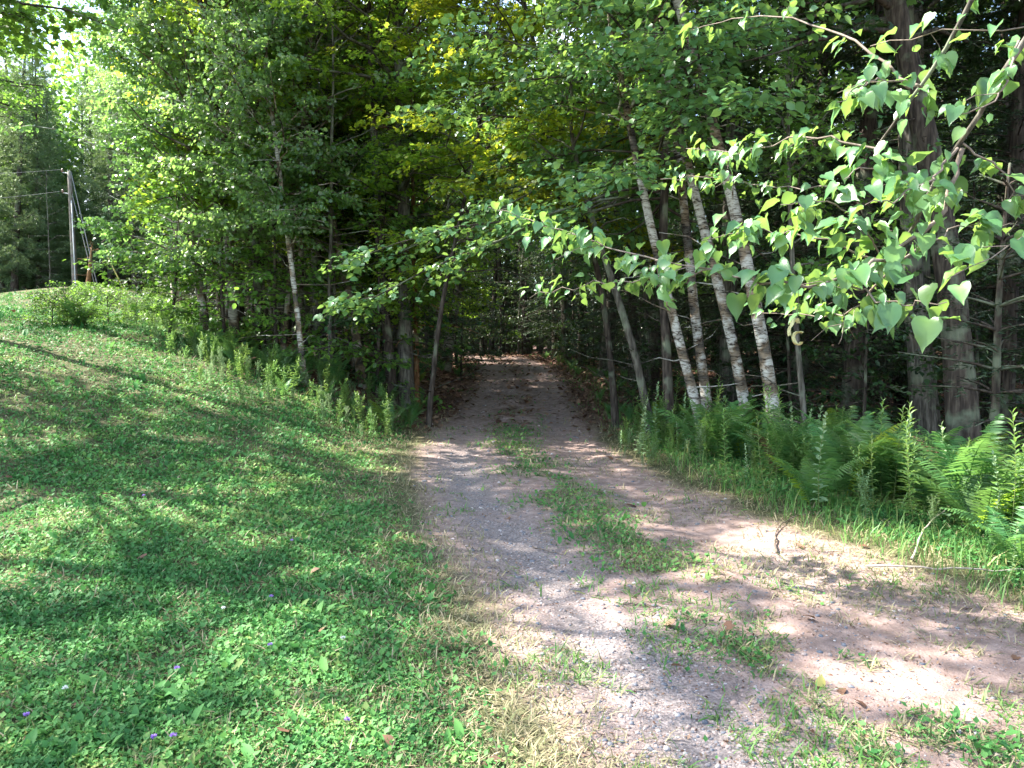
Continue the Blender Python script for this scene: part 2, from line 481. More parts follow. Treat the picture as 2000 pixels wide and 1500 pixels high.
gx = axis(-500, 500, -4.5, 5.5, .07, 1.07)
gy = axis(-300, 700, 1.2, 13, .07, 1.06)
X, Y = np.meshgrid(gx, gy)
Z = terrain(X, Y)
ins, trk, grv, grn, lit_, stp, _, _, _ = masks(X, Y)
V = np.stack([X, Y, Z], -1).reshape(-1, 3)
ny, nx = X.shape
i = np.arange(ny - 1)[:, None] * nx + np.arange(nx - 1)[None]
faces = np.stack([i, i + 1, i + nx + 1, i + nx], -1).reshape(-1, 4)
sel = ((ins[:-1, :-1] + ins[1:, 1:]) / 2 > .5) & (Y[:-1, :-1] < 60) & (Y[:-1, :-1] > -12)
sel = sel.ravel()
gm = ground_mat('earth gravel grass floor')
for nm, fs, lb in (('ground', faces[~sel], 'rising lawn and leaf strewn forest floor'), ('dirt_track', faces[sel], 'two rut dirt and gravel track running into the woods')):
    uq, inv = np.unique(fs, return_inverse=True)
    g = Geo(); g.add(V[uq], inv.reshape(-1, 4))
    me = g.mesh(nm, gm, True)
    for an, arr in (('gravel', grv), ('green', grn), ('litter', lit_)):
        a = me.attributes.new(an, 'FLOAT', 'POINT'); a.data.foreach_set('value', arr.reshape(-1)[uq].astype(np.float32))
    put(nm, me, label=lb, kind='structure')


# ------------------------------------------------------------------ ground cover (uncountable stuff)
def scatter(n, rmin=1.7, rmax=45, half=46):
    r = rmin * (rmax / rmin) ** rng.random(n)
    a = np.radians(rng.uniform(-half, half, n))
    return r * np.sin(a), r * np.cos(a), r


def cover(name, n, prob, L, W, up, tm, mat, label, rnd=None, rmax=45, rmin=1.7, lift=0.0, zrot=None, grow=12.0):
    x, y, r = scatter(n, rmin, rmax)
    mk = masks(x, y)
    k = rng.random(n) < prob(x, y, mk)
    x, y, r = x[k], y[k], r[k]; n = len(x)
    z = terrain(x, y)
    az = rng.uniform(0, 2 * math.pi, n)
    el = rng.normal(up[0], up[1], n)
    Aa = np.stack([np.cos(az) * np.cos(el), np.sin(az) * np.cos(el), np.sin(el)], -1)
    Nn = np.stack([-np.cos(az) * np.sin(el), -np.sin(az) * np.sin(el), np.cos(el)], -1) + rng.normal(0, .25, (n, 3))
    s = np.exp(rng.normal(-.1, .38, n)).clip(.4, 1.75)
    sL = s * (1 + r / (grow * 2.6)); s = s * (1 + r / grow)
    P = np.stack([x, y, z + lift * rng.random(n)], -1)
    g = Geo()
    rr = rng.random(n) if rnd is None else rnd(x, y, n)
    g.leaves(P, Aa, Nn, L * (sL if tm is BLADE3 else s), W * s, tm, np.clip(rr, 0, 1))
    put(name, g.mesh(name, M[mat]), label=label, kind='stuff')


BLADE3 = (A_([(0, -.5, 0), (0, .5, 0), (.5, .4, .05), (.5, -.4, .05), (1, 0, -.12)]), I_([(0, 1, 2), (0, 2, 3), (3, 2, 4)]))
patch = lambda x, y, n: .42 + 1.5 * (fbm(x * .8, y * .8, 5, 3) - .5) + 1.1 * (fbm(x * 4.5, y * 4.5, 8, 2) - .5) + rng.normal(0, .22, n)


def p_lawn(x, y, mk):
    ins_, tr_, gv, gr, lt, st, nz, nf, u = mk
    lush = smooth(1.5, 2.6, -u + .5 * nz)
    right = smooth(1.9, 2.5, u + .4 * nz) * .8
    mid = st * .34
    thin = .35 + .9 * smooth(.3, .55, fbm(x * 3.1, y * 3.1, 63, 3)) * smooth(.25, .5, fbm(x * .9 + 5, y * .9, 67, 3))
    return np.clip((lush * thin + right) * gr + mid, 0, 1) * (1 - .75 * lt) + .10 * lt * (fbm(x * .7, y * .7, 61, 2) > .55)


def p_dry(x, y, mk):
    ins_, tr_, gv, gr, lt, st, nz, nf, u = mk
    band = smooth(1.0, 1.6, -u + nz) * (1 - smooth(2.1, 3.1, -u + .5 * nz)) + smooth(1.1, 1.6, u + nz) * (1 - smooth(2.0, 2.8, u))
    return np.clip(band * .36 + st * .3 + .38 * ins_ * smooth(-.02, .15, nf + nz * .7) * (u > -.3) * (1 - smooth(9, 13, y)) + .28 * gr * smooth(.4, .62, fbm(x * 2.2, y * 2.2, 71, 3)) + .05 * gr, 0, 1) * (1 - lt)


cover('clover_lawn', 760000, lambda x, y, mk: p_lawn(x, y, mk) * .95, .0165, .0130, (.42, .45), DIAM, 'clover', 'low clover and plantain leaves covering the lawn', patch, lift=.035, grow=9)
cover('lawn_grass', 800000, lambda x, y, mk: p_lawn(x, y, mk) * .75, .034, .0038, (.75, .4), BLADE3, 'grass', 'short green grass mixed through the lawn', patch, grow=9)
cover('plantain_leaf_patches', 26000, lambda x, y, mk: p_lawn(x, y, mk) * (fbm(x * 2, y * 2, 77, 2) > .52) * (y < 16), .045, .022, (.6, .35), OVATE, 'clover', 'broader plantain and violet leaves dotting the lawn', patch, lift=.02, rmax=18)
cover('dry_grass', 480000, p_dry, .05, .0035, (.45, .35), BLADE3, 'dry', 'dry mown grass along the track edges', None, grow=9)
cover('grass_tufts_on_track', 160000, lambda x, y, mk: np.clip(mk[0] * smooth(.09, .17, fbm(x * 2.3, y * 2.3, 91, 3) - .5) * (np.abs(np.abs(mk[8]) - .85) > .12) * .9, 0, 1) * (y < 16),
      .05, .004, (.5, .35), BLADE3, 'grass', 'green crabgrass tufts creeping over the gravel', None, grow=9)
cover('verge_grass', 160000, lambda x, y, mk: (smooth(1.6, 1.9, mk[8]) * (1 - smooth(2.3, 3.4, mk[8])) * .5 + .4 * smooth(0, .6, .9 - np.abs(y - np.interp(x, EX, EY) + 1.2)) * (x < -1.8)) * (y > 3.5) * (y < 30),
      .13, .005, (1.1, .3), BLADE3, 'grass', 'taller grass along the foot of the ferns and trees', None, grow=16)
cover('leaf_litter', 200000, lambda x, y, mk: np.clip(mk[4] * .8 + .0008, 0, 1), .05, .034, (.1, .35), OVATE, 'litter', 'brown fallen leaves over the forest floor and track verge', None, lift=.02, grow=14)

cover('leaf_crumbs', 90000, lambda x, y, mk: .35 * mk[0] + .05, .012, .006, (.0, .5), DIAM, 'litter', 'small brown crumbs of leaf and bark scattered over the track', None, lift=.004, rmax=24)
# pebbles
ph = (1 + 5 ** .5) / 2
ICO = A_([(-1, ph, 0), (1, ph, 0), (-1, -ph, 0), (1, -ph, 0), (0, -1, ph), (0, 1, ph), (0, -1, -ph), (0, 1, -ph), (ph, 0, -1), (ph, 0, 1), (-ph, 0, -1), (-ph, 0, 1)]) / 1.9
ICF = I_([(0, 11, 5), (0, 5, 1), (0, 1, 7), (0, 7, 10), (0, 10, 11), (1, 5, 9), (5, 11, 4), (11, 10, 2), (10, 7, 6), (7, 1, 8), (3, 9, 4), (3, 4, 2), (3, 2, 6), (3, 6, 8), (3, 8, 9), (4, 9, 5), (2, 4, 11), (6, 2, 10), (8, 6, 7), (9, 8, 1)])
n = 90000
x, y, r = scatter(n, 1.7, 22, 44)
mk = masks(x, y)
k = rng.random(n) < np.clip(mk[2] * .95 + .2 * mk[0], 0, 1)
x, y, r = x[k], y[k], r[k]; n = len(x)
s = .0027 * (1 + rng.pareto(2.7, n)).clip(1, 4.5) * (1 + r / 10)
sc3 = np.stack([s * rng.uniform(.8, 1.5, n), s * rng.uniform(.7, 1.2, n), s * rng.uniform(.4, .8, n)], -1)
az = rng.uniform(0, 6.28, n)
v = ICO[None] * sc3[:, None] * rng.uniform(.8, 1.2, (n, 12, 1))
ca, sa = np.cos(az)[:, None], np.sin(az)[:, None]
v = np.stack([v[..., 0] * ca - v[..., 1] * sa, v[..., 0] * sa + v[..., 1] * ca, v[..., 2]], -1)
v = v + np.stack([x, y, terrain(x, y) + sc3[:, 2] * .12], -1)[:, None]
g = Geo(); g.add(v, None, (ICF[None] + (np.arange(n) * 12)[:, None, None]).reshape(-1, 3), np.repeat(rng.random(n), 12))
put('gravel', g.mesh('gravel', M['pebble']), label='grey and pink gravel lying in the left rut', kind='stuff')


# ------------------------------------------------------------------ tree makers
def interp_path(P, s):
    P = np.asarray(P); d = np.concatenate([[0], np.cumsum(np.linalg.norm(np.diff(P, axis=0), axis=1))]); d /= d[-1]
    return np.stack([np.interp(s, d, P[:, k]) for k in range(3)], -1)


def smooth_path(pts, n):
    p = interp_path(pts, np.linspace(0, 1, n))
    for _ in range(3):
        q = p.copy(); q[1:-1] = (p[:-2] + 2 * p[1:-1] + p[2:]) / 4; p = q
    return p


def broadleaf(seed, H, r0, cb, spread, nb, leafL, lpt, tm=DIAM, path=None, tdens=7.0, wr=.62, side=None, gap=0.0, dead=6, sides=9, up=(.05, .9), lowlen=.7, gf=.8, nj=.42, ld=-.3):
    """returns trunk Geo and crown Geo, both relative to the tree's base"""
    r = np.random.default_rng(seed)
    tr, cr = Geo(), Geo()
    if path is None:
        w = np.cumsum(r.normal(0, .06, (14, 2)), 0) * H / 15
        path = np.column_stack([w[:, 0], w[:, 1], np.linspace(0, H, 14)])
        path[0, :2] = 0
    P = smooth_path(path, 18)
    ts = np.linspace(0, 1, 18)
    rad = r0 * (1 - ts) ** .8 + .012
    rad[0] *= 1.3; rad[1] *= 1.05
    P[0, 2] -= .25
    tr.tube(P, rad, sides, jag=.14)
    for i in range(dead):
        t = r.uniform(.08, max(cb, .2)); b = interp_path(P, np.array([t]))[0]; az = r.uniform(0, 6.28); L = r.uniform(.3, 1.3)
        s = np.linspace(0, 1, 4)[:, None]
        e = r.uniform(-.3, .5)
        q = b + L * s * np.array([math.cos(az), math.sin(az), e]) + r.normal(0, .05, (4, 3)) * s
        tr.tube(q, np.linspace(.012, .003, 4), 4)
    for i in range(nb):
        t = cb + (.985 - cb) * ((i + r.random()) / nb)
        b = interp_path(P, np.array([t]))[0]
        az = i * 2.399 + r.normal(0, .4)
        if side is not None and r.random() < .55: az = side + r.normal(0, .7)
        tt = (t - cb) / (1 - cb)
        Lb = spread * (lowlen + (1 - lowlen) * min(1, tt * 3)) * (1 - tt ** 2.2) ** .7 * r.uniform(.6, 1.25) + .3
        e = up[0] + (up[1] - up[0]) * tt + r.normal(0, .12)
        m = 7; s = np.linspace(0, 1, m)
        h = np.array([math.cos(az), math.sin(az)])
        wob = np.cumsum(r.normal(0, .05, (m, 3)), 0) * Lb * .6; wob[0] = 0
        B = np.stack([h[0] * s * Lb * math.cos(e), h[1] * s * Lb * math.cos(e), (s * math.sin(e) - .18 * s * s * (1 - tt)) * Lb], -1) + wob + b
        rb = min(r0 * .3, .012 + .012 * Lb) * (1 - s) ** .9 + .004
        tr.tube(B, rb, 5)
        nt_ = max(3, int(Lb * tdens))
        for j in range(nt_):
            sj = r.uniform(.18, 1)
            q0 = interp_path(B, np.array([sj]))[0]
            if gap and vnoise(q0[0] * gf + seed, q0[2] * gf + q0[1] * gf * .6, seed) < gap: continue
            a2 = az + (1 if j % 2 else -1) * r.uniform(.4, 1.3)
            Lt = r.uniform(.35, .95) * (1.15 - .5 * sj) * min(1.2, .4 + Lb * .35)
            e2 = e * .5 + r.normal(0, .18)
            s3 = np.linspace(0, 1, 4)
            Q = np.stack([math.cos(a2) * s3 * Lt, math.sin(a2) * s3 * Lt, (s3 * math.sin(e2) - .22 * s3 ** 2) * Lt], -1) + q0
            tr.tube(Q, np.linspace(.006, .002, 4), 3, cap=False)
            k = int(lpt * 1.3 * (0.5 + Lt))
            u = r.uniform(.12, 1.05, k)
            p = interp_path(Q, np.clip(u, 0, 1)) + r.normal(0, .045, (k, 3)) * np.array([1, 1, .7]) * (leafL / .07)
            aa = a2 + np.where(r.random(k) < .5, 1, -1) * r.uniform(.3, 1.3, k)
            ee = r.normal(ld, .35, k)
            Aa = np.stack([np.cos(aa) * np.cos(ee), np.sin(aa) * np.cos(ee), np.sin(ee)], -1)
            Nn = np.stack([np.zeros(k), np.zeros(k), np.ones(k)], -1) + r.normal(0, nj, (k, 3))
            Ls = leafL * r.uniform(.65, 1.25, k)
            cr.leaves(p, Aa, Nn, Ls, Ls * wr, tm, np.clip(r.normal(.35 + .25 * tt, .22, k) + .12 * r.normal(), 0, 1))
    return tr, cr


def conifer(seed, H, r0, cb, spread, mat='spruce', step=.34, dead=30, nl=.07, nw=.014, per=30, droop=.28, path=None):
    r = np.random.default_rng(seed)
    tr, cr = Geo(), Geo()
    if path is None:
        w = np.cumsum(r.normal(0, .02, (12, 2)), 0); path = np.column_stack([w, np.linspace(0, H, 12)]); path[0, :2] = 0
    P = smooth_path(path, 14); ts = np.linspace(0, 1, 14)
    rad = r0 * (1 - ts) + .012; rad[0] *= 1.35; P[0, 2] -= .25
    tr.tube(P, rad, 8, jag=.12)
    for i in range(dead):
        t = r.uniform(.06, cb + .1); b = interp_path(P, np.array([t]))[0]; az = r.uniform(0, 6.28); L = r.uniform(.4, 1.7)
        s = np.linspace(0, 1, 5)[:, None]
        q = b + L * s * np.array([math.cos(az), math.sin(az), r.uniform(-.25, .15)]) + r.normal(0, .04, (5, 3)) * s - np.array([0, 0, .15]) * s ** 2 * L
        tr.tube(q, np.linspace(.014, .003, 5), 4)
        for _ in range(3):
            k = r.integers(1, 4); d = rand_dirs(1, r)[0] * r.uniform(.15, .5)
            tr.tube(np.array([q[k], q[k] + d * .5, q[k] + d + np.array([0, 0, -.05])]), [.005, .003, .002], 3, cap=False)
    h = cb * H; i = 0
    while h < H * .97:
        tt = (h - cb * H) / (H * (1 - cb))
        b = interp_path(P, np.array([h / H]))[0]
        for j in range(int(r.integers(3, 6))):
            az = i * 1.1 + j * 6.283 / 4.3 + r.normal(0, .2)
            Lb = spread * (1 - tt) ** .75 * r.uniform(.6, 1.1) + .15
            s = np.linspace(0, 1, 6); e = .1 + .5 * tt
            B = np.stack([math.cos(az) * s * Lb, math.sin(az) * s * Lb, (s * e - droop * s * s * (1.4 - tt) + .1 * s ** 4) * Lb], -1) + b
            tr.tube(B, np.linspace(.016, .004, 6), 4, cap=False)
            nt_ = max(3, int(Lb * 6))
            for q_ in range(nt_):
                sj = .15 + .85 * (q_ + r.random()) / nt_
                q0 = interp_path(B, np.array([sj]))[0]
                a2 = az + (1 if q_ % 2 else -1) * r.uniform(.7, 1.2)
                Lt = (.2 + .55 * Lb * (1.1 - sj) * .6) * r.uniform(.7, 1.2)
                k = max(4, int(per * Lt * 1.4))
                u = r.random(k)
                dv = np.array([math.cos(a2), math.sin(a2), -.15])
                p = q0 + dv * (u * Lt)[:, None] + r.normal(0, .012, (k, 3)) - np.array([0, 0, .15]) * (u ** 2 * Lt)[:, None]
                if mat == 'pine':
                    Aa = rand_dirs(k, r) + dv * .6 + np.array([0, 0, .3]); Nn = rand_dirs(k, r)
                else:
                    aa = a2 + np.where(r.random(k) < .5, 1, -1) * r.uniform(.5, 1.1, k)
                    Aa = np.stack([np.cos(aa), np.sin(aa), r.normal(-.1, .25, k)], -1); Nn = np.array([0, 0, 1.0]) + r.normal(0, .4, (k, 3))
                cr.leaves(p, Aa, Nn, nl * r.uniform(.7, 1.3, k), nw, DIAM, np.clip(r.normal(.4, .25, k), 0, 1))
        h += step * r.uniform(.7, 1.3); i += 1
    return tr, cr


LC = []


def tree_obj(name, tme, cme, loc, rz=0, sc=1.0, label='', cat='tree', group=None, tilt=(0, 0), crownname='crown'):
    e = put(name, None, None, loc, rz, sc, label, cat, group, tilt=tilt)
    e.empty_display_size = .3
    put('trunk', tme, e)
    if cme is not None: put(crownname, cme, e); LC.append(len(cme.vertices))
    return e


# ------------------------------------------------------------------ hero trees, left group
# (name, [(px,py) of trunk from base upward], width px at base, species, H, crown base, spread, leaves, label, depth override)
def hero(name, pix, wpx, bark, leaf, H, cb, spread, nb, leafL, lpt, label, seed, depth=None, tm=OV5, lean_out=.4, side=-1.6, group=None, gap=.44, wr=.75, gf=.9, cat='tree', **kw):
    x0, y0, d0 = hit(*pix[0])
    if depth is not None:
        d0 = depth; p = at(pix[0][0], pix[0][1], depth); x0, y0 = p[0], p[1]
    z0 = T(x0, y0)
    pts = [np.array([0, 0, 0.0])]
    for (px, py) in pix[1:]:
        p = at(px, py, d0); pts.append(np.array([p[0] - x0, p[1] - y0, p[2] - z0]))
    a, b = pts[-2], pts[-1]
    dr = (b - a) / max(b[2] - a[2], .3)
    rem = H - b[2]
    if rem > 0:
        pts.append(b + dr * rem * .5 * .8); pts.append(pts[-1] + np.array([dr[0] * .3, dr[1] * .3, 1]) * rem * .5)
    r0 = wpx / F * d0 / 2 * .88
    t, c = broadleaf(seed, H, r0, cb, spread, nb, leafL, lpt, tm, np.array(pts), side=side, gap=gap, wr=wr, gf=gf, **kw)
    return tree_obj(name, t.mesh('trunk', M[bark], True), c.mesh('crown', M[leaf]) if c.n else None, (x0, y0, z0), label=label, group=group, cat=cat)


hero('paper_birch', [(404, 668), (400, 600), (372, 470), (355, 330)], 17, 'birch', 'birchleaf', 10.5, .16, 2.3, 64, .088, 16, 'white barked birch at the forest edge, farthest left of the pale trunks', 11, up=(.35, 1.1), nj=.75, ld=-.6)
hero('birch_tree', [(462, 692), (455, 600), (442, 450), (425, 250)], 20, 'greybirch', 'birchleaf', 11, .17, 2.4, 66, .088, 16, 'straight grey trunked birch standing just right of the white based birch', 12, up=(.35, 1.1), nj=.75, ld=-.6)
hero('maple_tree', [(512, 692), (505, 600), (498, 450)], 19, 'bark', 'lime', 11, .3, 2.5, 54, .09, 13, 'mossy brown trunk standing above a clump of ferns on the left bank', 13, tm=MAPLE, wr=1.0)
hero('young_birch', [(595, 747), (580, 600), (560, 450), (545, 330)], 11, 'birch', 'birchleaf', 9, .32, 1.8, 46, .08, 16, 'slim pale young birch leaning left with its foot in the ferns', 14, up=(.35, 1.1), nj=.75, ld=-.6)
hero('maple_tree', [(626, 716), (622, 600), (615, 450)], 24, 'greybark', 'lime', 11.5, .32, 2.5, 54, .09, 13, 'lichen covered dark trunk between the slim pale birch and the leaning birch', 15, tm=MAPLE, wr=1.0)
hero('birch_tree', [(710, 757), (690, 600), (650, 430), (598, 240)], 19, 'greybirch', 'birchleaf', 14, .26, 2.4, 66, .088, 16, 'curving grey birch leaning left over the lawn edge', 16, gap=.3, up=(.35, 1.1), nj=.75, ld=-.6)
hero('old_snag', [(768, 790), (764, 700), (745, 560), (738, 420)], 22, 'bark', 'lime', 12, .55, 2, 20, .08, 12, 'ragged dark old trunk pressed against the big grey trunk', 17, tm=MAPLE, wr=1.0)
hero('maple_tree', [(792, 797), (792, 650), (790, 400), (780, 150)], 32, 'greybark', 'lime', 16.5, .27, 3.0, 64, .09, 13, 'thick mottled grey trunk at the left corner of the track mouth', 18, tm=MAPLE, wr=1.0, sides=14)
hero('young_maple', [(815, 792), (812, 650), (808, 450)], 11, 'redbark', 'lime', 10, .2, 2.0, 50, .08, 15, 'thin orange brown stem right beside the thick grey trunk', 19, tm=MAPLE, wr=1.0)
hero('birch_tree', [(868, 722), (885, 620), (915, 480), (935, 380)], 23, 'greybirch', 'birchleaf', 13, .45, 2.3, 34, .07, 18, 'grey birch leaning right towards the track', 20, up=(.35, 1.1), nj=.75, ld=-.6)
hero('young_birch', [(843, 742), (855, 600), (872, 430)], 7, 'birch', 'birchleaf', 8, .45, 1.3, 22, .06, 18, 'very thin pale pole of a birch leaning right behind the grey trunk', 21, up=(.35, 1.1), nj=.75, ld=-.6)
# yellow green sunlit crown high above the mouth of the track
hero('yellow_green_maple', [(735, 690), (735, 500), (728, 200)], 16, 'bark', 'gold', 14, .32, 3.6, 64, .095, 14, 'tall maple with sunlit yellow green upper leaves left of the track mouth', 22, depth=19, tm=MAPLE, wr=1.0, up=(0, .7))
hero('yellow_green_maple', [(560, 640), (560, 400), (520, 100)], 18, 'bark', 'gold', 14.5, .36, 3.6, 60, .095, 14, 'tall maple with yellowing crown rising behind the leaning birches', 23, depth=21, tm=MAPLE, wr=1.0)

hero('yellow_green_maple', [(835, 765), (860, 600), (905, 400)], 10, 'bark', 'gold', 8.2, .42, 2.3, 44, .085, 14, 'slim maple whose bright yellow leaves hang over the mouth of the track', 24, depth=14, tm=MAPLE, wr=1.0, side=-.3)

# right group
hero('leaning_trunk', [(1275, 800), (1245, 700), (1215, 610), (1180, 500)], 17, 'greybark', 'maple', 7, .5, 1.6, 20, .09, 10, 'dark grey trunk leaning left beside the track behind the weeds', 31, depth=12.3, tm=MAPLE, wr=1.0)
hero('paper_birch', [(1380, 830), (1325, 650), (1285, 520), (1265, 420)], 19, 'birch', 'birchleaf', 13, .4, 2, 30, .07, 12, 'leftmost white birch on the right bank, leaning left', 32, depth=11.5, up=(.35, 1.1), nj=.75, ld=-.6)
hero('paper_birch', [(1395, 835), (1362, 690), (1345, 480), (1318, 250)], 20, 'birch', 'birchleaf', 14, .4, 2, 30, .07, 12, 'upright white birch next to the leftmost birch of the right bank', 33, depth=11.8, up=(.35, 1.1), nj=.75, ld=-.6)
hero('paper_birch', [(1470, 820), (1440, 680), (1405, 570), (1370, 430)], 22, 'birch', 'birchleaf', 14, .4, 2.2, 30, .07, 12, 'tan and white birch leaning left of the whitest birch', 34, depth=11.3, up=(.35, 1.1), nj=.75, ld=-.6)
hero('paper_birch', [(1525, 845), (1497, 680), (1470, 560), (1425, 360), (1385, 210), (1340, 60)], 27, 'birch', 'birchleaf', 14, .5, 2.4, 30, .07, 12, 'whitest and tallest birch on the right, arching left across the picture', 35, depth=10.5, sides=14, up=(.35, 1.1), nj=.75, ld=-.6)
hero('birch_sapling', [(1578, 820), (1566, 740), (1556, 680), (1550, 560)], 11, 'greybark', 'maple', 6, .4, 1.2, 16, .08, 10, 'thin mottled sapling below the hanging curled leaf', 36, depth=10, tm=MAPLE, wr=1.0)
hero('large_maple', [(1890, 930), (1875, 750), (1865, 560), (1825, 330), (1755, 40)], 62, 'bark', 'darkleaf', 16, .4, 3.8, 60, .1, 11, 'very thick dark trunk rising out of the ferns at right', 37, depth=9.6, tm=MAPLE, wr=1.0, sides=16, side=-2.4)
hero('basswood_tree', [(1310, 810), (1300, 650), (1290, 450), (1320, 0)], 20, 'bark', 'basswood', 13, .31, 3.9, 92, .115, 10, 'broad leaved tree whose dark low boughs roof the right side of the track', 38, depth=11.6, tm=OVATE, wr=.85, side=-2.6, gap=.15, up=(.0, .7), lowlen=1.0)
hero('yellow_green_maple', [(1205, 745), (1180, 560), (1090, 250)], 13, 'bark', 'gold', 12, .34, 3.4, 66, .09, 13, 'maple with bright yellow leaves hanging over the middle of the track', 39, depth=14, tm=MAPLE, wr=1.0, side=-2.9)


# ------------------------------------------------------------------ near basswood with its boughs reaching in from the right
def place_leaf_run(G, path, n, size, r, tm=HEART, spread=.12, wr=.95, start=.1, droop=-.38):
    n = int(n * 1.3)
    u = r.uniform(start, 1.0, n)
    p = interp_path(path, u)
    tg = interp_path(path, np.clip(u + .03, 0, 1)) - interp_path(path, np.clip(u - .03, 0, 1))
    tg /= np.linalg.norm(tg, axis=1)[:, None] + 1e-9
    sd = np.cross(tg, [0, 0, 1.0]); sg = np.where(r.random(n) < .5, 1, -1)[:, None]
    off = sd * sg * r.uniform(.01, spread, n)[:, None] + np.array([0, 0, 1]) * r.normal(0, spread * .45, n)[:, None]
    p = p + off
    Aa = sd * sg * r.uniform(.3, 1, n)[:, None] + tg * r.uniform(0, .8, n)[:, None] + np.array([0, 0, 1]) * r.normal(droop, .3, n)[:, None]
    Nn = np.array([-.25, -.28, 1.0]) + r.normal(0, .38, (n, 3))
    Ls = size * .9 * r.uniform(.4, 1.15, n)
    rr = np.clip(r.normal(.45, .25, n), 0, 1)
    wv = wr * r.uniform(.75, 1.05, n)
    for q, t_ in enumerate(HEARTS):
        m = np.arange(n) % 4 == q
        G.leaves(p[m], Aa[m], Nn[m], Ls[m], Ls[m] * wv[m], t_, rr[m])


root = put('basswood_tree', None, None, (4.75, 4.4, T(4.75, 4.4)), label='near basswood whose big heart shaped leaves reach in from the right edge', cat='tree')
rb = np.array(root.location)
r5 = np.random.default_rng(55)
tp = np.array([(0, 0, -.3), (.05, 0, 1.5), (-.15, .1, 3.5), (-.2, .1, 5.5), (-.3, .2, 8)])
g = Geo(); g.tube(smooth_path(tp, 14), np.linspace(.17, .05, 14), 12, jag=.1)
put('trunk', g.mesh('trunk', M['greybark'], True), root)
BR = [
    # start (world offset z on trunk or None), pixels+depth, r0, leaves, size, bark
    (4.6, [(2150, -150, 3.9), (1990, 80, 4.0), (1880, 280, 4.3), (1790, 420, 4.6), (1740, 520, 4.8)], .034, 20, .12),
    (4.9, [(1990, -150, 4.2), (1890, 20, 4.4), (1800, 170, 4.7), (1710, 290, 5.0)], .034, 22, .12),
    (None, [(1870, 290, 4.3), (1830, 345, 4.2), (1760, 385, 4.1), (1690, 400, 4.0)], .009, 12, .11),
    (None, [(1880, 290, 4.3), (1850, 400, 4.3), (1760, 490, 4.3), (1650, 550, 4.2), (1530, 560, 4.1), (1400, 522, 4.4), (1280, 508, 4.8)], .014, 62, .105),
    (None, [(1290, 510, 4.8), (1150, 470, 5.2), (1050, 432, 5.6), (955, 405, 5.9)], .006, 62, .095),
    (None, [(1400, 525, 4.4), (1300, 548, 4.7), (1150, 552, 5.1), (1035, 582, 5.5)], .005, 44, .08),
    (None, [(1650, 550, 4.2), (1720, 590, 4.0), (1790, 595, 3.9), (1850, 590, 3.8)], .007, 16, .125),
    (None, [(1645, 545, 4.2), (1652, 620, 4.2), (1638, 672, 4.2)], .003, 0, .1),
    (None, [(1800, 170, 4.7), (1740, 150, 4.5), (1690, 160, 4.3), (1635, 200, 4.2)], .007, 22, .11),
    (None, [(1790, 420, 4.6), (1740, 330, 4.4), (1690, 320, 4.3), (1650, 350, 4.2)], .007, 20, .115),
    (None, [(1740, 520, 4.8), (1660, 420, 4.5), (1600, 390, 4.3), (1525, 400, 4.3)], .007, 26, .11),
    (None, [(1740, 520, 4.8), (1650, 480, 4.8), (1500, 440, 5.0), (1370, 470, 5.2)], .007, 42, .11),
    (None, [(1640, 370, 5.3), (1500, 365, 5.7), (1400, 345, 6.0), (1290, 350, 6.2)], .005, 40, .075),
    (4.2, [(2100, 430, 4.2), (1980, 460, 4.1), (1890, 520, 4.0), (1850, 545, 3.9)], .009, 22, .12),
    (4.9, [(2080, 40, 4.3), (1930, 60, 4.3), (1830, 60, 4.4), (1700, 90, 4.8)], .009, 34, .12),
    (None, [(1990, 80, 4.0), (1960, 180, 3.9), (1900, 220, 3.9), (1850, 235, 4.0)], .007, 12, .12),
    (None, [(1880, 280, 4.3), (1960, 330, 4.3), (1990, 420, 4.3)], .007, 12, .12),
    (None, [(1800, 170, 4.7), (1640, 60, 5.2), (1480, 20, 5.8), (1350, 60, 6.4)], .01, 40, .11),
    (None, [(1710, 290, 5.0), (1560, 260, 5.4), (1450, 300, 5.8), (1340, 290, 6.3)], .008, 46, .1),
    (None, [(1740, 520, 4.8), (1690, 600, 5.2), (1600, 620, 5.6), (1480, 610, 6)], .008, 34, .11),
    (None, [(1740, 520, 4.8), (1820, 470, 5.0), (1900, 430, 5.2), (1990, 440, 5.4)], .008, 26, .12),
]
for bi, (zt, pts, r0, nl, sz) in enumerate(BR):
    if bi in (3, 6, 10, 13, 20): sz *= 1.22
    if bi in (13, 14, 15, 16, 17, 20): nl = int(nl * .45)
    w = [at(*p) - rb for p in pts]
    if zt is not None: w = [np.array([-.2, .1, zt])] + w
    pa = smooth_path(np.array(w), max(10, 4 * len(w)))
    pa[1:-1] += r5.normal(0, .012, (len(pa) - 2, 3))
    g = Geo(); g.tube(pa, np.linspace(r0, max(.0025, r0 * .25), len(pa)), 7, jag=.1)
    L_ = Geo()
    for q in range(max(2, nl // 9)):   # side twigs
        b = interp_path(pa, np.array([r5.uniform(.25, 1)]))[0]
        d = rand_dirs(1, r5)[0] * np.array([1, .8, .5]); Lt = r5.uniform(.12, .38)
        tw = np.array([b, b + d * Lt * .5 + np.array([0, 0, .01]), b + d * Lt - np.array([0, 0, .04])])
        g.tube(tw, [.003, .002, .0015], 4, cap=False)
        if nl: place_leaf_run(L_, tw, 5, sz, r5, start=.2, spread=.05)
    br = put('branch', g.mesh('branch', M['greybark'] if r0 > .02 else M['stick'], True), root)
    if nl:
        place_leaf_run(L_, pa, nl, sz, r5, start=.3 if zt else .08)
        put('leaves', L_.mesh('leaves', M['basswood'], False), br)
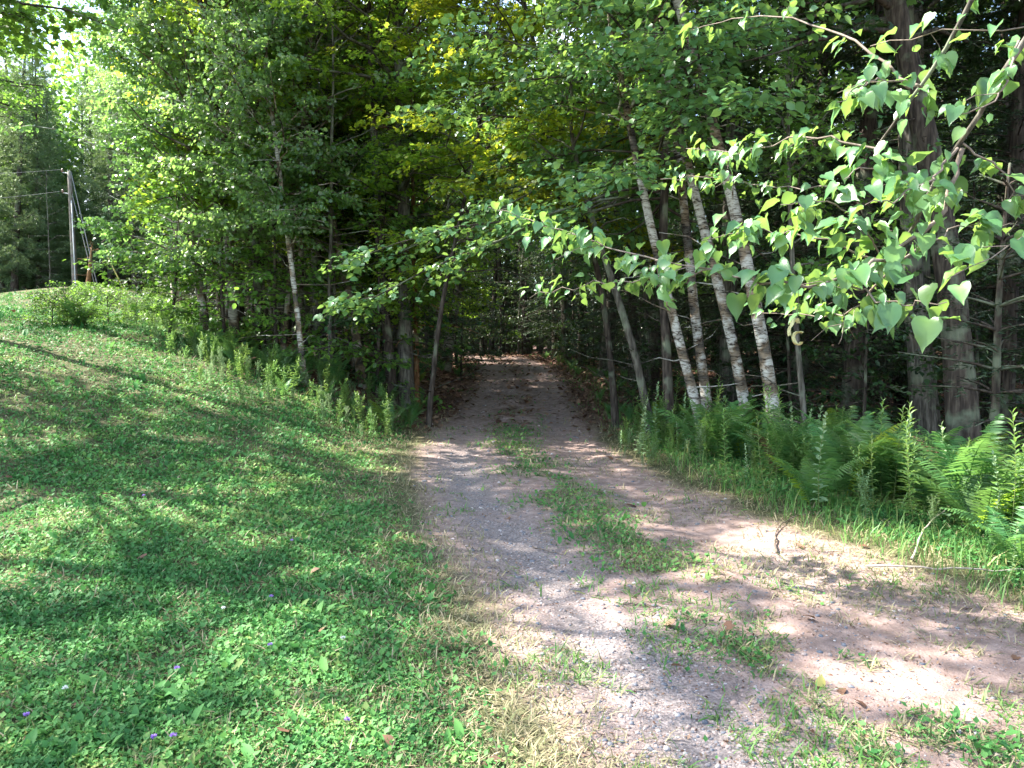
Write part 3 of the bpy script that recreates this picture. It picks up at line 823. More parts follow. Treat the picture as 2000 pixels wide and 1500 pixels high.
# foliage of the unseen crown above the frame
g = Geo(); L_ = Geo()
for q in range(34):
    b = interp_path(tp, np.array([r5.uniform(.7, 1)]))[0]; az = r5.normal(-.3, 1.0); Lb = r5.uniform(1, 2.6)
    s = np.linspace(0, 1, 5)[:, None]
    pa = b + s * Lb * np.array([math.cos(az), math.sin(az), .35]) - np.array([0, 0, .3]) * s ** 2
    g.tube(pa, np.linspace(.02, .004, 5), 5)
    place_leaf_run(L_, pa, 30, .11, r5, spread=.25, start=.2)
br = put('crown', L_.mesh('crown', M['basswood']), root)
put('limbs', g.mesh('limbs', M['greybark']), br)

# pale curled leaf hanging by a thread
cl = put('curled_leaf_cluster', None, None, tuple(at(1558, 600, 4.15)), label='pale curled dead leaf bundle dangling from a twig on the right', cat='dead leaf')
g = Geo(); s = np.linspace(0, 1, 6)
g.tube(np.stack([.004 * np.sin(s * 5), 0 * s, .1 - .2 * s], -1), .0016, 4)
put('thread', g.mesh('thread', M['stick']), cl)
m_, nt, out = newmat('pale yellow dead leaf')
p_ = nt.nodes.new('ShaderNodeBsdfPrincipled'); no_ = nt.nodes.new('ShaderNodeTexNoise'); no_.inputs['Scale'].default_value = 40
rp_ = ramp(nt, [(.35, (.3, .27, .1)), (.6, (.6, .58, .3))]); nt.links.new(no_.outputs['Fac'], rp_.inputs['Fac'])
nt.links.new(rp_.outputs['Color'], p_.inputs['Base Color']); p_.inputs['Roughness'].default_value = .6; nt.links.new(p_.outputs['BSDF'], out.inputs['Surface'])
M['pale'] = m_
g = Geo()
a, b = np.meshgrid(np.linspace(0, 1, 16), np.linspace(0, 1, 9), indexing='ij')
th = a * 5.2 + .9; rr_ = .035 - .014 * a + .006 * np.sin(b * 9 + a * 5)
v = np.stack([rr_ * np.cos(th) + .01 * np.sin(b * 3), (b - .5) * .06 + .012 * np.sin(a * 9), rr_ * np.sin(th) - .17 - .02 * a], -1).reshape(-1, 3)
i = (np.arange(15)[:, None] * 9 + np.arange(8)[None]).reshape(-1)
g.add(v, np.stack([i, i + 1, i + 10, i + 9], -1))
put('curled_blade', g.mesh('curled_blade', M['pale'], True), cl)
g = Geo()
th = a * 3.6; rr_ = .022 + .008 * np.sin(b * 7 + a * 8)
v = np.stack([rr_ * np.cos(th) - .02, (b - .5) * .035, -.09 + rr_ * np.sin(th) * 1.8 - .05 * a], -1).reshape(-1, 3)
g.add(v, np.stack([i, i + 1, i + 10, i + 9], -1))
put('curled_blade', g.mesh('curled_blade', M['pale'], True), cl)

# left edge: dark maple bough coming in at the top left corner
t, c = broadleaf(70, 9.5, .14, .45, 3.8, 44, .1, 14, MAPLE, side=-.1, wr=1.0, gap=.45, gf=.9, lowlen=1.0)
tree_obj('maple_tree', t.mesh('trunk', M['bark'], True), c.mesh('crown', M['maple']), (-8.9, 8.3, T(-8.9, 8.3)), label='maple off to the left whose dark bough fills the top left corner')

# ------------------------------------------------------------------ forest variants and placement
VAR = {}


def variant(key, gen, bark, leaf):
    t, c = gen
    VAR[key] = (t.mesh('trunk', M[bark], True), c.mesh('crown', M[leaf]))


variant('maple0', broadleaf(101, 16, .15, .3, 2.6, 56, .11, 10, OVATE, wr=.8), 'bark', 'maple')
variant('maple1', broadleaf(102, 18, .18, .38, 3.0, 56, .11, 10, OVATE, wr=.8), 'greybark', 'maple')
variant('maple2', broadleaf(103, 15, .12, .22, 2.4, 52, .11, 10, OVATE, wr=.8), 'bark', 'maple')
variant('gold0', broadleaf(104, 17, .15, .4, 3.0, 56, .11, 10, OVATE, wr=.8), 'bark', 'gold')
variant('birch0', broadleaf(105, 15, .11, .4, 2.2, 60, .08, 18, DIAM), 'birch', 'birchleaf')
variant('birch1', broadleaf(106, 14, .1, .35, 2.2, 60, .08, 18, DIAM), 'greybirch', 'birchleaf')
variant('spruce0', conifer(107, 15, .15, .1, 2.2, per=44, nw=.018), 'bark', 'spruce')
variant('spruce1', conifer(108, 17, .19, .16, 2.5, per=44, nw=.018), 'bark', 'spruce')
variant('pine0', conifer(109, 19, .2, .12, 2.9, 'pine', step=.42, nl=.15, nw=.02, per=52, droop=.05), 'bark', 'pine')
variant('pine1', conifer(110, 16, .17, .08, 2.8, 'pine', step=.4, nl=.15, nw=.02, per=52, droop=.05), 'bark', 'pine')
variant('snag0', broadleaf(111, 9, .06, .3, 1.2, 14, .07, 0, DIAM, dead=26), 'stick', 'maple') if False else None
t, _c = broadleaf(111, 9, .05, .3, 1.4, 16, .07, 0, DIAM, dead=26, sides=6); VAR['snag0'] = (t.mesh('trunk', M['greybark'], True), None)
t, _c = broadleaf(117, 10, .05, .3, 1.2, 14, .07, 0, DIAM, dead=14, sides=6); VAR['snag2'] = (t.mesh('trunk', M['greybirch'], True), None)
t, _c = broadleaf(112, 11, .07, .4, 1.2, 14, .07, 0, DIAM, dead=30, sides=6); VAR['snag1'] = (t.mesh('trunk', M['bark'], True), None)
variant('sap0', broadleaf(113, 4.2, .025, .12, 1.3, 24, .09, 9, OVATE, wr=.75, dead=0, sides=5, up=(.1, .5)), 'bark', 'maple')
variant('sap1', broadleaf(114, 3.0, .02, .1, 1.1, 20, .085, 9, OVATE, wr=.7, dead=0, sides=5, up=(.0, .5)), 'bark', 'maple')
variant('sap2', conifer(115, 3.4, .04, .06, 1.0, 'spruce', step=.22, dead=0, per=34), 'bark', 'spruce')
variant('sap3', broadleaf(116, 1.5, .012, .1, .6, 12, .07, 8, OVATE, wr=.7, dead=0, sides=5, up=(.1, .6)), 'stem', 'weed')

variant('open0', broadleaf(130, 15, .16, .32, 3.1, 52, .1, 11, OVATE, gap=.55, wr=.85, tdens=8, gf=1.0), 'greybark', 'maple')
variant('open1', broadleaf(131, 16, .16, .36, 3.3, 52, .1, 11, OVATE, gap=.55, wr=.85, tdens=8, gf=1.0), 'bark', 'maple')
variant('bush0', broadleaf(140, 1.0, .012, .05, .75, 26, .06, 14, OV5, dead=0, sides=5, up=(.3, .9), wr=.7, gap=0), 'bark', 'maple')
variant('tall0', broadleaf(133, 21, .11, .48, 3.1, 60, .1, 13, OVATE, gap=.52, wr=.85, tdens=8, gf=1.0, dead=2), 'greybark', 'maple')
variant('open2', broadleaf(134, 15, .16, .36, 3.1, 44, .1, 10, OVATE, gap=.6, wr=.85, tdens=8, gf=1.0), 'bark', 'maple')
variant('edge0', broadleaf(120, 8.2, .045, .22, 2.2, 80, .085, 16, OV5, gap=.42, wr=.75, sides=7, up=(.35, 1.1), nj=.75, ld=-.6), 'greybirch', 'birchleaf')
variant('edge1', broadleaf(121, 8, .045, .24, 2.2, 76, .09, 13, MAPLE, gap=.42, sides=7, up=(.0, .7), wr=1.0), 'bark', 'lime')

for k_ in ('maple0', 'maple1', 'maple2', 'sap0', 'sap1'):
    t_, c_ = VAR[k_]; c2 = c_.copy(); c2.materials.clear(); c2.materials.append(M['darkleaf']); VAR['dark' + k_] = (t_, c2)  # same crowns again, with woodland shade put into the leaf colour
INFO = {
    'darkmaple': ('maple_tree', 'tree', 'slender maple with shade darkened leaves %s'),
    'darksap': ('sapling', 'sapling', 'understory sapling with shade darkened leaves %s'),
    'bush': ('low_bush', 'bush', 'low dark leafy bush %s'),
    'tall': ('maple_tree', 'tree', 'tall high crowned maple %s'),
    'open': ('maple_tree', 'tree', 'airy maple shading the lawn %s'),
    'maple': ('maple_tree', 'tree', 'slender leafy maple %s'),
    'gold': ('yellow_green_maple', 'tree', 'yellow green crowned maple %s'),
    'birch': ('birch_tree', 'tree', 'pale trunked birch %s'),
    'spruce': ('spruce_tree', 'tree', 'dark needled spruce %s'),
    'pine': ('pine_tree', 'tree', 'soft blue green pine %s'),
    'snag': ('bare_pole_tree', 'tree', 'thin leafless dead trunk %s'),
    'sap': ('sapling', 'sapling', 'small understory sapling %s'),
}


def where(x, y):
    px = 1000 + F * x / max(y, 1)
    far = math.hypot(x, y) > 27
    if px < 150: r = 'near the far left edge of the picture'
    elif px < 420: r = 'around and behind the utility pole mound'
    elif px < 640: r = 'behind the slim birches of the left bank'
    elif px < 860: r = 'behind the thick mottled grey trunk'
    elif px < 1180: r = 'round the far end of the shaded track'
    elif px < 1400: r = 'behind the leftmost birches of the right bank'
    elif px < 1620: r = 'behind the whitest birch on the right'
    elif px < 1850: r = 'just left of the very thick dark trunk'
    else: r = 'right of the very thick dark trunk'
    return ('far off, ' if far else 'fairly near, ') + r


cat_plural = {'darkmaple': 'shade darkened maples', 'darksap': 'dark saplings', 'bush': 'low bushes', 'tall': 'tall shade maples', 'open': 'shade maples', 'maple': 'maples', 'gold': 'yellow green maples', 'birch': 'birches', 'spruce': 'spruces', 'pine': 'pines', 'snag': 'bare pole trees', 'sap': 'saplings'}
prng = random.Random(5)
placed = []
hx = [(o.location.x, o.location.y) for o in bpy.data.objects if o.get('category') == 'tree' and o.type == 'EMPTY']
placed += hx


def plant(key, x, y, sc=1.0, label=None, group=None, rz=None):
    base = key.rstrip('0123456789')
    nm, cat, lb = INFO[base]
    t, c = VAR[key]
    w = where(x, y)
    return tree_obj(nm, t, c, (x, y, T(x, y) - .03), prng.uniform(0, 6.28) if rz is None else rz, sc, label or lb % w, cat, (group or cat_plural[base] + ' ' + w) if not label else None,
                    tilt=(prng.gauss(0, .035), prng.gauss(0, .035)))


def choose(x, y):
    if x < -12 and y > 40: return prng.choice(['pine0', 'pine1', 'pine1', 'maple1', 'pine0'])
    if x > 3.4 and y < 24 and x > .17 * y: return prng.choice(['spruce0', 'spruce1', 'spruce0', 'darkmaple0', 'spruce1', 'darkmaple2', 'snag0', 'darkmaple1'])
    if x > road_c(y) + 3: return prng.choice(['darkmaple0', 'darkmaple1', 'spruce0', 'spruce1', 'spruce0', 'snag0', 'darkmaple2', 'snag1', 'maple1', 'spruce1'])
    if y < 27: return prng.choice(['maple0', 'maple1', 'maple2', 'birch1', 'birch1', 'gold0', 'maple2', 'snag1'])
    return prng.choice(['maple0', 'maple1', 'maple2', 'birch1', 'spruce0', 'snag0', 'snag1', 'gold0', 'birch0'])


cnt = 0
cand = []
for yy in np.arange(10, 62, 1.5):
    for xx in np.arange(-46, 46, 1.5):
        x = xx + prng.uniform(-.75, .75); y = yy + prng.uniform(-.75, .75)
        if not bool(in_forest(x, y)): continue
        if abs(x) > .8 * y + 4: continue
        cand.append((math.hypot(x, y), x, y))
cand.sort()
for d, x, y in cand:
    sp = 1.35 + .042 * d
    if x < 0 and y < 22: sp = 2.9
    if x > 0 and y < 14: sp = 2.3
    if any((x - a) ** 2 + (y - b) ** 2 < sp * sp for a, b in placed): continue
    placed.append((x, y)); cnt += 1
    plant(choose(x, y), x, y, prng.uniform(.85, 1.12) * (.78 if x < 0 and y < 23 else 1))
    if cnt >= 290: break
np_ = 0
while np_ < 40:
    x = prng.uniform(-9, -2.6); y = float(np.interp(x, EX, EY)) + prng.uniform(.3, 7)
    if any((x - a) ** 2 + (y - b) ** 2 < .5 for a, b in placed): continue
    placed.append((x, y)); np_ += 1
    plant(prng.choice(['snag0', 'snag2', 'snag2']), x, y, prng.uniform(.7, 1.1))
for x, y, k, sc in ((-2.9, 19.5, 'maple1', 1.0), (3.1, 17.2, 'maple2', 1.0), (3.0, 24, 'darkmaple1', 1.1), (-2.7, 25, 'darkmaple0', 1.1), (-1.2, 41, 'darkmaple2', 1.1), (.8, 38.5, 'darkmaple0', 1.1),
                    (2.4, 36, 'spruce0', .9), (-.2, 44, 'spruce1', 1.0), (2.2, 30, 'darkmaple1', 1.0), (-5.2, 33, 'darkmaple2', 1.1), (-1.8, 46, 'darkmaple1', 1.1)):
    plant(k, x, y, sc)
for px, d, k, sc in ((620, 18.5, 'gold0', .8), (470, 19.5, 'gold0', .8), (700, 20.5, 'gold0', .85)):
    p = at(px, 700, d); plant(k, p[0], p[1], sc)
for px, d in ((70, 52), (110, 56), (160, 54), (200, 52), (250, 55), (300, 51), (20, 53), (340, 54)):
    p = at(px, 600, d); plant(prng.choice(['pine0', 'pine1']), p[0], p[1], 1.12)
# shade trees beside the frame
for x, y, k, sc in ((9.5, 9, 'spruce1', 1), (12, 13, 'maple1', 1), (8, 5, 'maple2', 1),
                    (-11.8, 10.8, 'open1', 1.1), (-11.4, 15.3, 'tall0', 1.0), (-9.6, 12.7, 'tall0', .93), (-8.5, 10.6, 'tall0', .82), (-8.4, 6.4, 'tall0', .74), (-7.6, 4.2, 'tall0', .7), (-16.8, 22.5, 'open1', 1.0), (-14.2, 17.5, 'open0', .9), (-21, 26.5, 'open0', 1.1), (4.6, 15.5, 'darkmaple1', 1.0), (3.6, 19, 'darkmaple0', 1.05), (7.2, 12.6, 'darkmaple1', .95)):
    plant(k, x, y, sc)
# understory saplings
sp_ = []
tries = 0
while len(sp_) < 110 and tries < 6000:
    tries += 1
    d = 9 + 32 * prng.random() ** 1.3; a = prng.uniform(-.68, .68); x, y = d * math.sin(a), d * math.cos(a)
    if not bool(in_forest(x, y)): continue
    if any((x - a_) ** 2 + (y - b_) ** 2 < .9 for a_, b_ in sp_): continue
    if x < 0 and y < 16: continue
    if x < -8 and 1000 + F * x / y < 330: continue
    if x > 3 and y < 20 and prng.random() < .7: continue
    sp_.append((x, y))
    if x < 0 and y < 24 and prng.random() < .5: continue
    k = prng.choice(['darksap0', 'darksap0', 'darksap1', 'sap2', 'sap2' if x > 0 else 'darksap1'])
    plant(k, x, y, prng.uniform(.7, 1.25))

for px, d, k, sc, lb in ((1668, 13, 'spruce1', 1.0, 'dark straight spruce trunk with layered boughs left of the very thick trunk'), (1560, 15.5, 'spruce0', 1.05, 'dark spruce filling the gap behind the whitest birch'),
                         (1960, 12.5, 'spruce1', .9, 'dark spruce at the right edge behind the very thick trunk'), (1430, 17, 'spruce1', 1.0, 'dark spruce seen between the leaning birches of the right bank'),
                         (1780, 16, 'spruce0', 1.0, 'dark spruce directly behind the very thick trunk')):
    p = at(px, 700, d); plant(k, p[0], p[1], sc, label=lb)
# leafy young trees filling the left edge between the bigger trunks
for k, (px, py, key, sc, lb) in enumerate(((430, 660, 'edge0', 1.0, 'leafy young tree between the white based birch and the grey birch'), (540, 680, 'edge1', 1.05, 'leafy young tree right of the mossy brown trunk'),
        (660, 715, 'edge0', 1.1, 'leafy young tree behind the curving grey birch'),
        (745, 740, 'edge1', 1.0, 'leafy young tree just left of the ragged snag'),
        (600, 690, 'edge0', 1.15, 'tallest leafy young tree of the left bank'), (480, 650, 'edge1', 1.25, 'leafy young tree behind the grey birch'),
        (890, 715, 'edge1', .9, 'leafy young tree at the left rim of the shaded track'), (850, 700, 'edge0', 1.1, 'leafy young tree leaning over the left rim of the track'))):
    x, y, d = hit(px, py)
    t_, c_ = VAR[key]
    tree_obj('young_maple' if key == 'edge1' else 'young_birch', t_, c_, (x, y + .5, T(x, y + .5)), k * 1.7, sc, lb, 'tree')

for px, py, k, sc, lb in ((440, 690, 'sap0', 1.15, 'leafy sapling veiling the foot of the grey birch'), (545, 715, 'sap0', 1.2, 'leafy sapling left of the slim pale young birch'),
                          (650, 740, 'sap0', 1.25, 'leafy sapling between the slim pale birch and the curving birch'), (735, 775, 'sap1', 1.3, 'low leafy sapling left of the ragged snag'),
                          (330, 655, 'sap0', 1.0, 'leafy sapling on the slope right of the pole mound'), (880, 720, 'darksap0', 1.2, 'shade darkened sapling at the left rim of the track mouth'),
                          (905, 702, 'darksap0', 1.0, 'shade darkened sapling farther in on the left rim of the track'), (1150, 715, 'darksap0', 1.2, 'shade darkened sapling on the right rim inside the woods'),
                          (1120, 700, 'darksap1', 1.3, 'shade darkened sapling near the crest on the right rim')):
    x, y, d = hit(px, py); plant(k, x, y, sc, label=lb)
for x, y, sc in ((-3.4, 38, 1.3), (-1.5, 39.5, 1.4), (.5, 37, 1.2), (-6, 41, 1.5), (1.6, 40, 1.4), (-3.6, 44, 1.5), (-.5, 42, 1.4)):
    plant(prng.choice(['sap2', 'darksap0', 'darksap1']), x, y, sc)

# far wood: one leafy mass behind everything
g = Geo(); gt = Geo()
n = 300000
aa = rng.uniform(-.95, .95, n) + 0; R = rng.uniform(58, 82, n)
x = R * np.sin(aa); y = R * np.cos(aa)
hmax = 15 + 9 * fbm(aa * 14, R * .03, 44, 3)
zz = rng.random(n) ** 1.2 * hmax
keep = fbm(aa * 60, zz * .6 + R * .3, 46, 2) > .36
x, y, zz = x[keep], y[keep], zz[keep]; n = len(x)
P = np.stack([x, y, terrain(x, y) + zz + .5], -1)
g.leaves(P, rand_dirs(n, rng), rand_dirs(n, rng) + np.array([0, 0, 1.2]), .5 * rng.uniform(.5, 1.3, n), .3, OVATE, rng.random(n))
wd = put('distant_woodland', g.mesh('distant_woodland', M['maple']), label='sunlit far wood seen through gaps between the trunks', kind='stuff')
for q in range(240):
    a = rng.uniform(-.95, .95); R_ = rng.uniform(56, 80); x_, y_ = R_ * math.sin(a), R_ * math.cos(a)
    gt.tube(np.array([(x_, y_, T(x_, y_) - .5), (x_ + rng.normal(0, .3), y_, T(x_, y_) + 6), (x_ + rng.normal(0, .6), y_, T(x_, y_) + 11)]), [.2, .14, .04], 6)
put('distant_trunks', gt.mesh('distant_trunks', M['bark'], True), wd)

# ------------------------------------------------------------------ ferns
def frond_geo(seed, L, wid, np_=24, arch=.9):
    r = np.random.default_rng(seed); g = Geo()
    s = np.linspace(0, 1, 12)
    ang = 1.35 - arch * s ** 1.5 * 1.1
    dx = np.cos(ang); dz = np.sin(ang)
    px_ = np.concatenate([[0], np.cumsum(dx[:-1])]) * L / 11; pz = np.concatenate([[0], np.cumsum(dz[:-1])]) * L / 11
    path = np.stack([px_, 0.03 * L * np.sin(s * 2 + seed), pz], -1)
    g.tube(path, np.linspace(.006, .0015, 12) * L, 5, r=.9, cap=False)
    u = np.linspace(.14, .985, np_)
    p = interp_path(path, u); tg = interp_path(path, np.clip(u + .02, 0, 1)) - interp_path(path, np.clip(u - .02, 0, 1)); tg /= np.linalg.norm(tg, axis=1)[:, None]
    w = wid * np.sin(np.pi * np.clip(u * .93 + .03, 0, 1) ** .8) ** .8 * L
    for sg in (-1, 1):
        sd = np.cross(tg, np.array([0, 1.0, 0])); side = np.array([0, sg, 0]) + tg * .38 - np.array([0, 0, .22]) + r.normal(0, .06, (np_, 3))
        PIN = (A_([(0, -.5, 0), (0, .5, 0), (.35, .62, .02), (.35, -.62, .02), (.7, .42, -.03), (.7, -.42, -.03), (1, 0, -.1)]), I_([(0, 1, 2), (0, 2, 3), (3, 2, 4), (3, 4, 5), (5, 4, 6)]))
        nrm = np.cross(side, tg) * -sg
        g.leaves(p, side, nrm + r.normal(0, .22, (np_, 3)), w * r.uniform(.85, 1.08, np_), L * .0165, PIN, np.clip(r.normal(.5, .15, np_) + .3 * (1 - u) * 0, 0, 1))
    return g


FR = [frond_geo(200 + i, 1.0, [.2, .22, .18][i], arch=[.7, .95, 1.15][i], np_=[32, 30, 27][i]).mesh('frond', M['fern']) for i in range(3)]
FRB = FR[2].copy(); FRB.materials.clear(); FRB.materials.append(M['litter'])
FRY = FR[1].copy(); FRY.materials.clear(); FRY.materials.append(M['lime'])
frng = random.Random(9)


def seg(x, y):
    px = 1000 + F * x / y
    for lim, t in ((340, 'below the pole mound'), (480, 'at the foot of the grey and white based birches'), (640, 'below the slim pale young birch'), (760, 'below the curving grey birch'),
                   (1000, 'by the thick mottled grey trunk'), (1330, 'below the leaning dark grey trunk'), (1460, 'below the upright white birch'), (1580, 'below the whitest birch'),
                   (1760, 'just left of the large bright fern'), (1930, 'in front of the very thick trunk')):
        if px < lim: return t
    return 'at the right edge of the picture'


def fern(x, y, size, n, label, group, tilt=0.0):
    e = put('fern', None, None, (x, y, T(x, y) - .02), frng.uniform(0, 6.28), size, label, 'fern', group)
    for i in range(n):
        put('frond', FRB if frng.random() < .025 else FRY if frng.random() < .03 else frng.choice(FR), e, (0, 0, 0), i * 6.283 / n + frng.uniform(-.3, .3), frng.uniform(.75, 1.1), tilt=(frng.uniform(-.2, .2), frng.uniform(-.1, .28)))
    return e


NF = [(1640, 980, .85, 'tall fern behind the sunlit weeds in the middle of the right bank'), (1500, 935, .75, 'fern standing below the whitest birch'),
      (1850, 1000, 1.0, 'large bright fern with sunlit fronds below the very thick trunk'), (1760, 985, .95, 'dark green fern left of the large bright fern'),
      (1960, 1040, 1.0, 'large fern cut by the right edge of the picture'), (1990, 1130, .6, 'low yellow tipped fern at the right edge in front of the others'),
      (1570, 1000, .6, 'drooping fern between leafy weed stems'), (1900, 1060, .75, 'fern arching forward over the verge grass near the right edge')]
for px, py, s, lb in NF:
    x, y, d = hit(px, py)
    fern(x + .15, y + .2, s * 1.15, 10, lb, None)
for k in range(40):
    y = frng.uniform(4.6, 12.5); re = float(np.interp(y, [4, 5.6, 8, 11.5, 13], [4.3, 4.1, 3.3, 2.3, 2.2]))
    x = re + frng.uniform(.0, 2.2)
    fern(x, y, frng.uniform(.75, 1.2), 8, 'green fern crowded into the bank ' + seg(x, y), 'ferns massed ' + seg(x, y))
for k in range(60):
    x = frng.uniform(-8, -2.2); y = float(np.interp(x, EX, EY)) + frng.uniform(-2.0, 1.2)
    fern(x, y, frng.uniform(.4, .8), 6, 'small fern in the band ' + seg(x, y), 'ferns of the band ' + seg(x, y))
for k in range(56):
    sd = frng.choice([-1, 1]); y = frng.uniform(13, 33)
    fern(float(road_c(y)) + sd * frng.uniform(1.9, 3.4), y, frng.uniform(.3, .6), 6, 'little fern at the shaded %s verge of the track inside the woods' % ('left' if sd < 0 else 'right'), 'ferns beside the shaded track, ' + ('left' if sd < 0 else 'right'))
for k in range(10):
    x, y, d = hit(frng.uniform(150, 330), frng.uniform(600, 640))
    fern(x, y, frng.uniform(.5, .9), 7, 'fern on the shaded slope below the utility pole', 'ferns below the pole')


# ------------------------------------------------------------------ leafy weeds
def weed_geo(seed, H, leafL, nleaf, wr=.28, plume=False, branch=0):
    r = np.random.default_rng(seed); st, lf = Geo(), Geo()
    s = np.linspace(0, 1, 8); path = np.stack([.08 * H * s ** 2 * r.normal(), .08 * H * s ** 2 * r.normal(), H * s], -1) if False else np.column_stack([.07 * H * s ** 2, .03 * H * np.sin(3 * s), H * s])
    st.tube(path, np.linspace(.004, .0015, 8), 5)
    paths = [(path, nleaf, .12)]
    for b in range(branch):
        t = .35 + .5 * b / branch; b0 = interp_path(path, np.array([t]))[0]; az = b * 2.4
        q = b0 + np.linspace(0, 1, 4)[:, None] * np.array([math.cos(az) * .3, math.sin(az) * .3, .5]) * H * .45
        st.tube(q, [.002, .002, .0015, .001], 4, cap=False); paths.append((q, nleaf // 3, .1))
    for pa, nn, s0 in paths:
        u = np.linspace(s0, 1, nn); p = interp_path(pa, u); az = np.arange(nn) * 2.4 + r.normal(0, .2, nn)
        el = .15 + .9 * u ** 2 + r.normal(0, .15, nn)
        Aa = np.stack([np.cos(az) * np.cos(el), np.sin(az) * np.cos(el), np.sin(el)], -1)
        Nn = np.stack([-np.cos(az) * np.sin(el), -np.sin(az) * np.sin(el), np.cos(el)], -1)
        Ls = leafL * (1.15 - .6 * u) * r.uniform(.8, 1.2, nn)
        lf.leaves(p, Aa, Nn, Ls, Ls * wr, OVATE, np.clip(.3 + .5 * u + r.normal(0, .12, nn), 0, 1))
    return st.mesh('stem', M['stem'], True), lf.mesh('foliage', M['weed'])


WV = [weed_geo(301, 1.0, .12, 46), weed_geo(302, .85, .1, 40, .3, branch=4), weed_geo(303, .7, .07, 60, .35, branch=6), weed_geo(304, .9, .09, 34, .6), weed_geo(305, .5, .05, 70, .22, branch=7)]
for k_ in (3, 4):
    WV[k_][1].materials.clear(); WV[k_][1].materials.append(M['paleweed'])


def weed(x, y, k, sc, label, group=None):
    e = put('leafy_weed', None, None, (x, y, T(x, y) - .02), frng.uniform(0, 6.28), sc, label, 'weed', group, tilt=(frng.gauss(0, .08), frng.gauss(0, .08)))
    put('stem', WV[k][0], e); put('foliage', WV[k][1], e)


for px, py, k, s, lb in ((1240, 895, 3, .95, 'pale leafed tall weed at the left end of the right bank'), (1262, 900, 3, .85, 'second pale leafed weed just right of the first on the right bank'),
                         (1600, 1000, 3, 1.05, 'sunlit broad leafed weed stem standing before the tall fern'), (1500, 985, 0, .9, 'tall narrow leafed weed with yellowish stem in front of the birches'),
                         (1745, 990, 0, 1.0, 'goldenrod with pointed top in front of the dark fern'), (1420, 960, 0, .9, 'narrow leafed weed below the tan birch'),
                         (1790, 1010, 1, .8, 'branching sunlit weed left of the large bright fern'), (1690, 1020, 4, .95, 'feathery grey green weed in the middle of the right bank'),
                         (1455, 940, 3, .5, 'small bright round leafed plant at the front of the right bank'), (1975, 1130, 3, .45, 'small broad leafed plant in the lower right fern shade')):
    x, y, d = hit(px, py)
    weed(x, y, k, s, lb)
for k in range(95):
    y = frng.uniform(4.8, 12.3); re = float(np.interp(y, [4, 5.6, 8, 11.5, 13], [3.9, 3.65, 2.9, 1.95, 1.9]))
    x = re + frng.uniform(0, 1.0) ** 1.3 * 1.6
    weed(x, y, frng.choice([0, 0, 1, 2, 3, 4]), frng.uniform(.5, 1.15), 'leafy green weed crowded along the bank front ' + seg(x, y), 'weeds ' + seg(x, y))
for k in range(28):
    x, y, d = hit(frng.uniform(1205, 1400), frng.uniform(868, 915))
    weed(x, y, frng.choice([1, 2, 3, 4, 4]), frng.uniform(.35, .8), 'weed at the far left end of the right bank around the pale leafed pair', 'weeds at the left end of the right bank')
for k in range(230):
    x = frng.uniform(-9.5, -1.9); y = float(np.interp(x, EX, EY)) - 3.6 * frng.random() + .3
    weed(x, y, frng.choice([1, 2, 2, 4, 4]), frng.uniform(.45, 1.0), 'leafy weed in the rough strip ' + seg(x, y), 'weeds of the strip ' + seg(x, y))
for k in range(30):
    x, y, d = hit(frng.uniform(100, 350), frng.uniform(572, 640))
    plant('bush0', x, y, frng.uniform(.35, .7), label=None, group='low bushes below the pole')

# ------------------------------------------------------------------ utility pole, cables, guys
pp = at(147, 556, 42)
pz = T(pp[0], pp[1])
ptop = at(143, 338, 42)
pole = put('utility_pole', None, None, (pp[0], pp[1], pz), label='weathered grey wooden utility pole standing on the mound at left', cat='utility pole')
g = Geo(); hh = ptop[2] - pz
s = np.linspace(0, 1, 8)
g.tube(np.stack([s * (ptop[0] - pp[0]), 0 * s, -.4 + s * (hh + .4)], -1), np.linspace(.16, .11, 8), 14)
put('shaft', g.mesh('shaft', M['pole'], True), pole)
metal = ramp_mat('galvanised metal', [(0, (.35, .36, .37)), (1, (.5, .5, .5))], .45, .6)
glass = ramp_mat('brown insulator', [(0, (.1, .05, .03)), (1, (.2, .1, .06))], .3, .6)
yel = ramp_mat('yellow guard plastic', [(0, (.5, .42, .14)), (1, (.6, .5, .2))], .5, .4)
M['wire'] = ramp_mat('aluminium cable', [(0, (.12, .12, .12)), (1, (.2, .2, .2))], .5, .5)
g = Geo(); dx = ptop[0] - pp[0]
for zz_, sd in ((hh - .12, -1), (hh - 1.25, -1)):
    g.tube(np.array([(dx, 0, zz_), (dx + sd * .35, -.1, zz_ + .06)]), .03, 6)
put('bracket', g.mesh('bracket', metal), pole)
for zz_ in (hh - .04, hh - 1.18):
    g = Geo(); g.tube(np.array([(dx - .35, -.1, zz_ - .02), (dx - .35, -.1, zz_ + .04), (dx - .35, -.1, zz_ + .14), (dx - .35, -.1, zz_ + .18)]), [.04, .07, .05, .02], 8)
    put('insulator', g.mesh('insulator', glass, True), pole)
# riser conduit down the pole
g = Geo(); g.tube(np.array([(.12, -.17, -.2), (.12 + dx * .8, -.15, hh * .75)]), .03, 6)
put('conduit', g.mesh('conduit', metal, True), pole)
P0 = np.array([pp[0] + dx, pp[1], pz])


def cable(a, b, sag, r, name, label, cat, mat='wire'):
    s = np.linspace(0, 1, 20)[:, None]
    p = a + (b - a) * s - np.array([0, 0, 4 * sag]) * s * (1 - s)
    g = Geo(); g.tube(p - a, r, 5)
    me = g.mesh(name, M[mat] if isinstance(mat, str) else mat, True)
    return put(name, me, None, tuple(a), label=label, cat=cat)


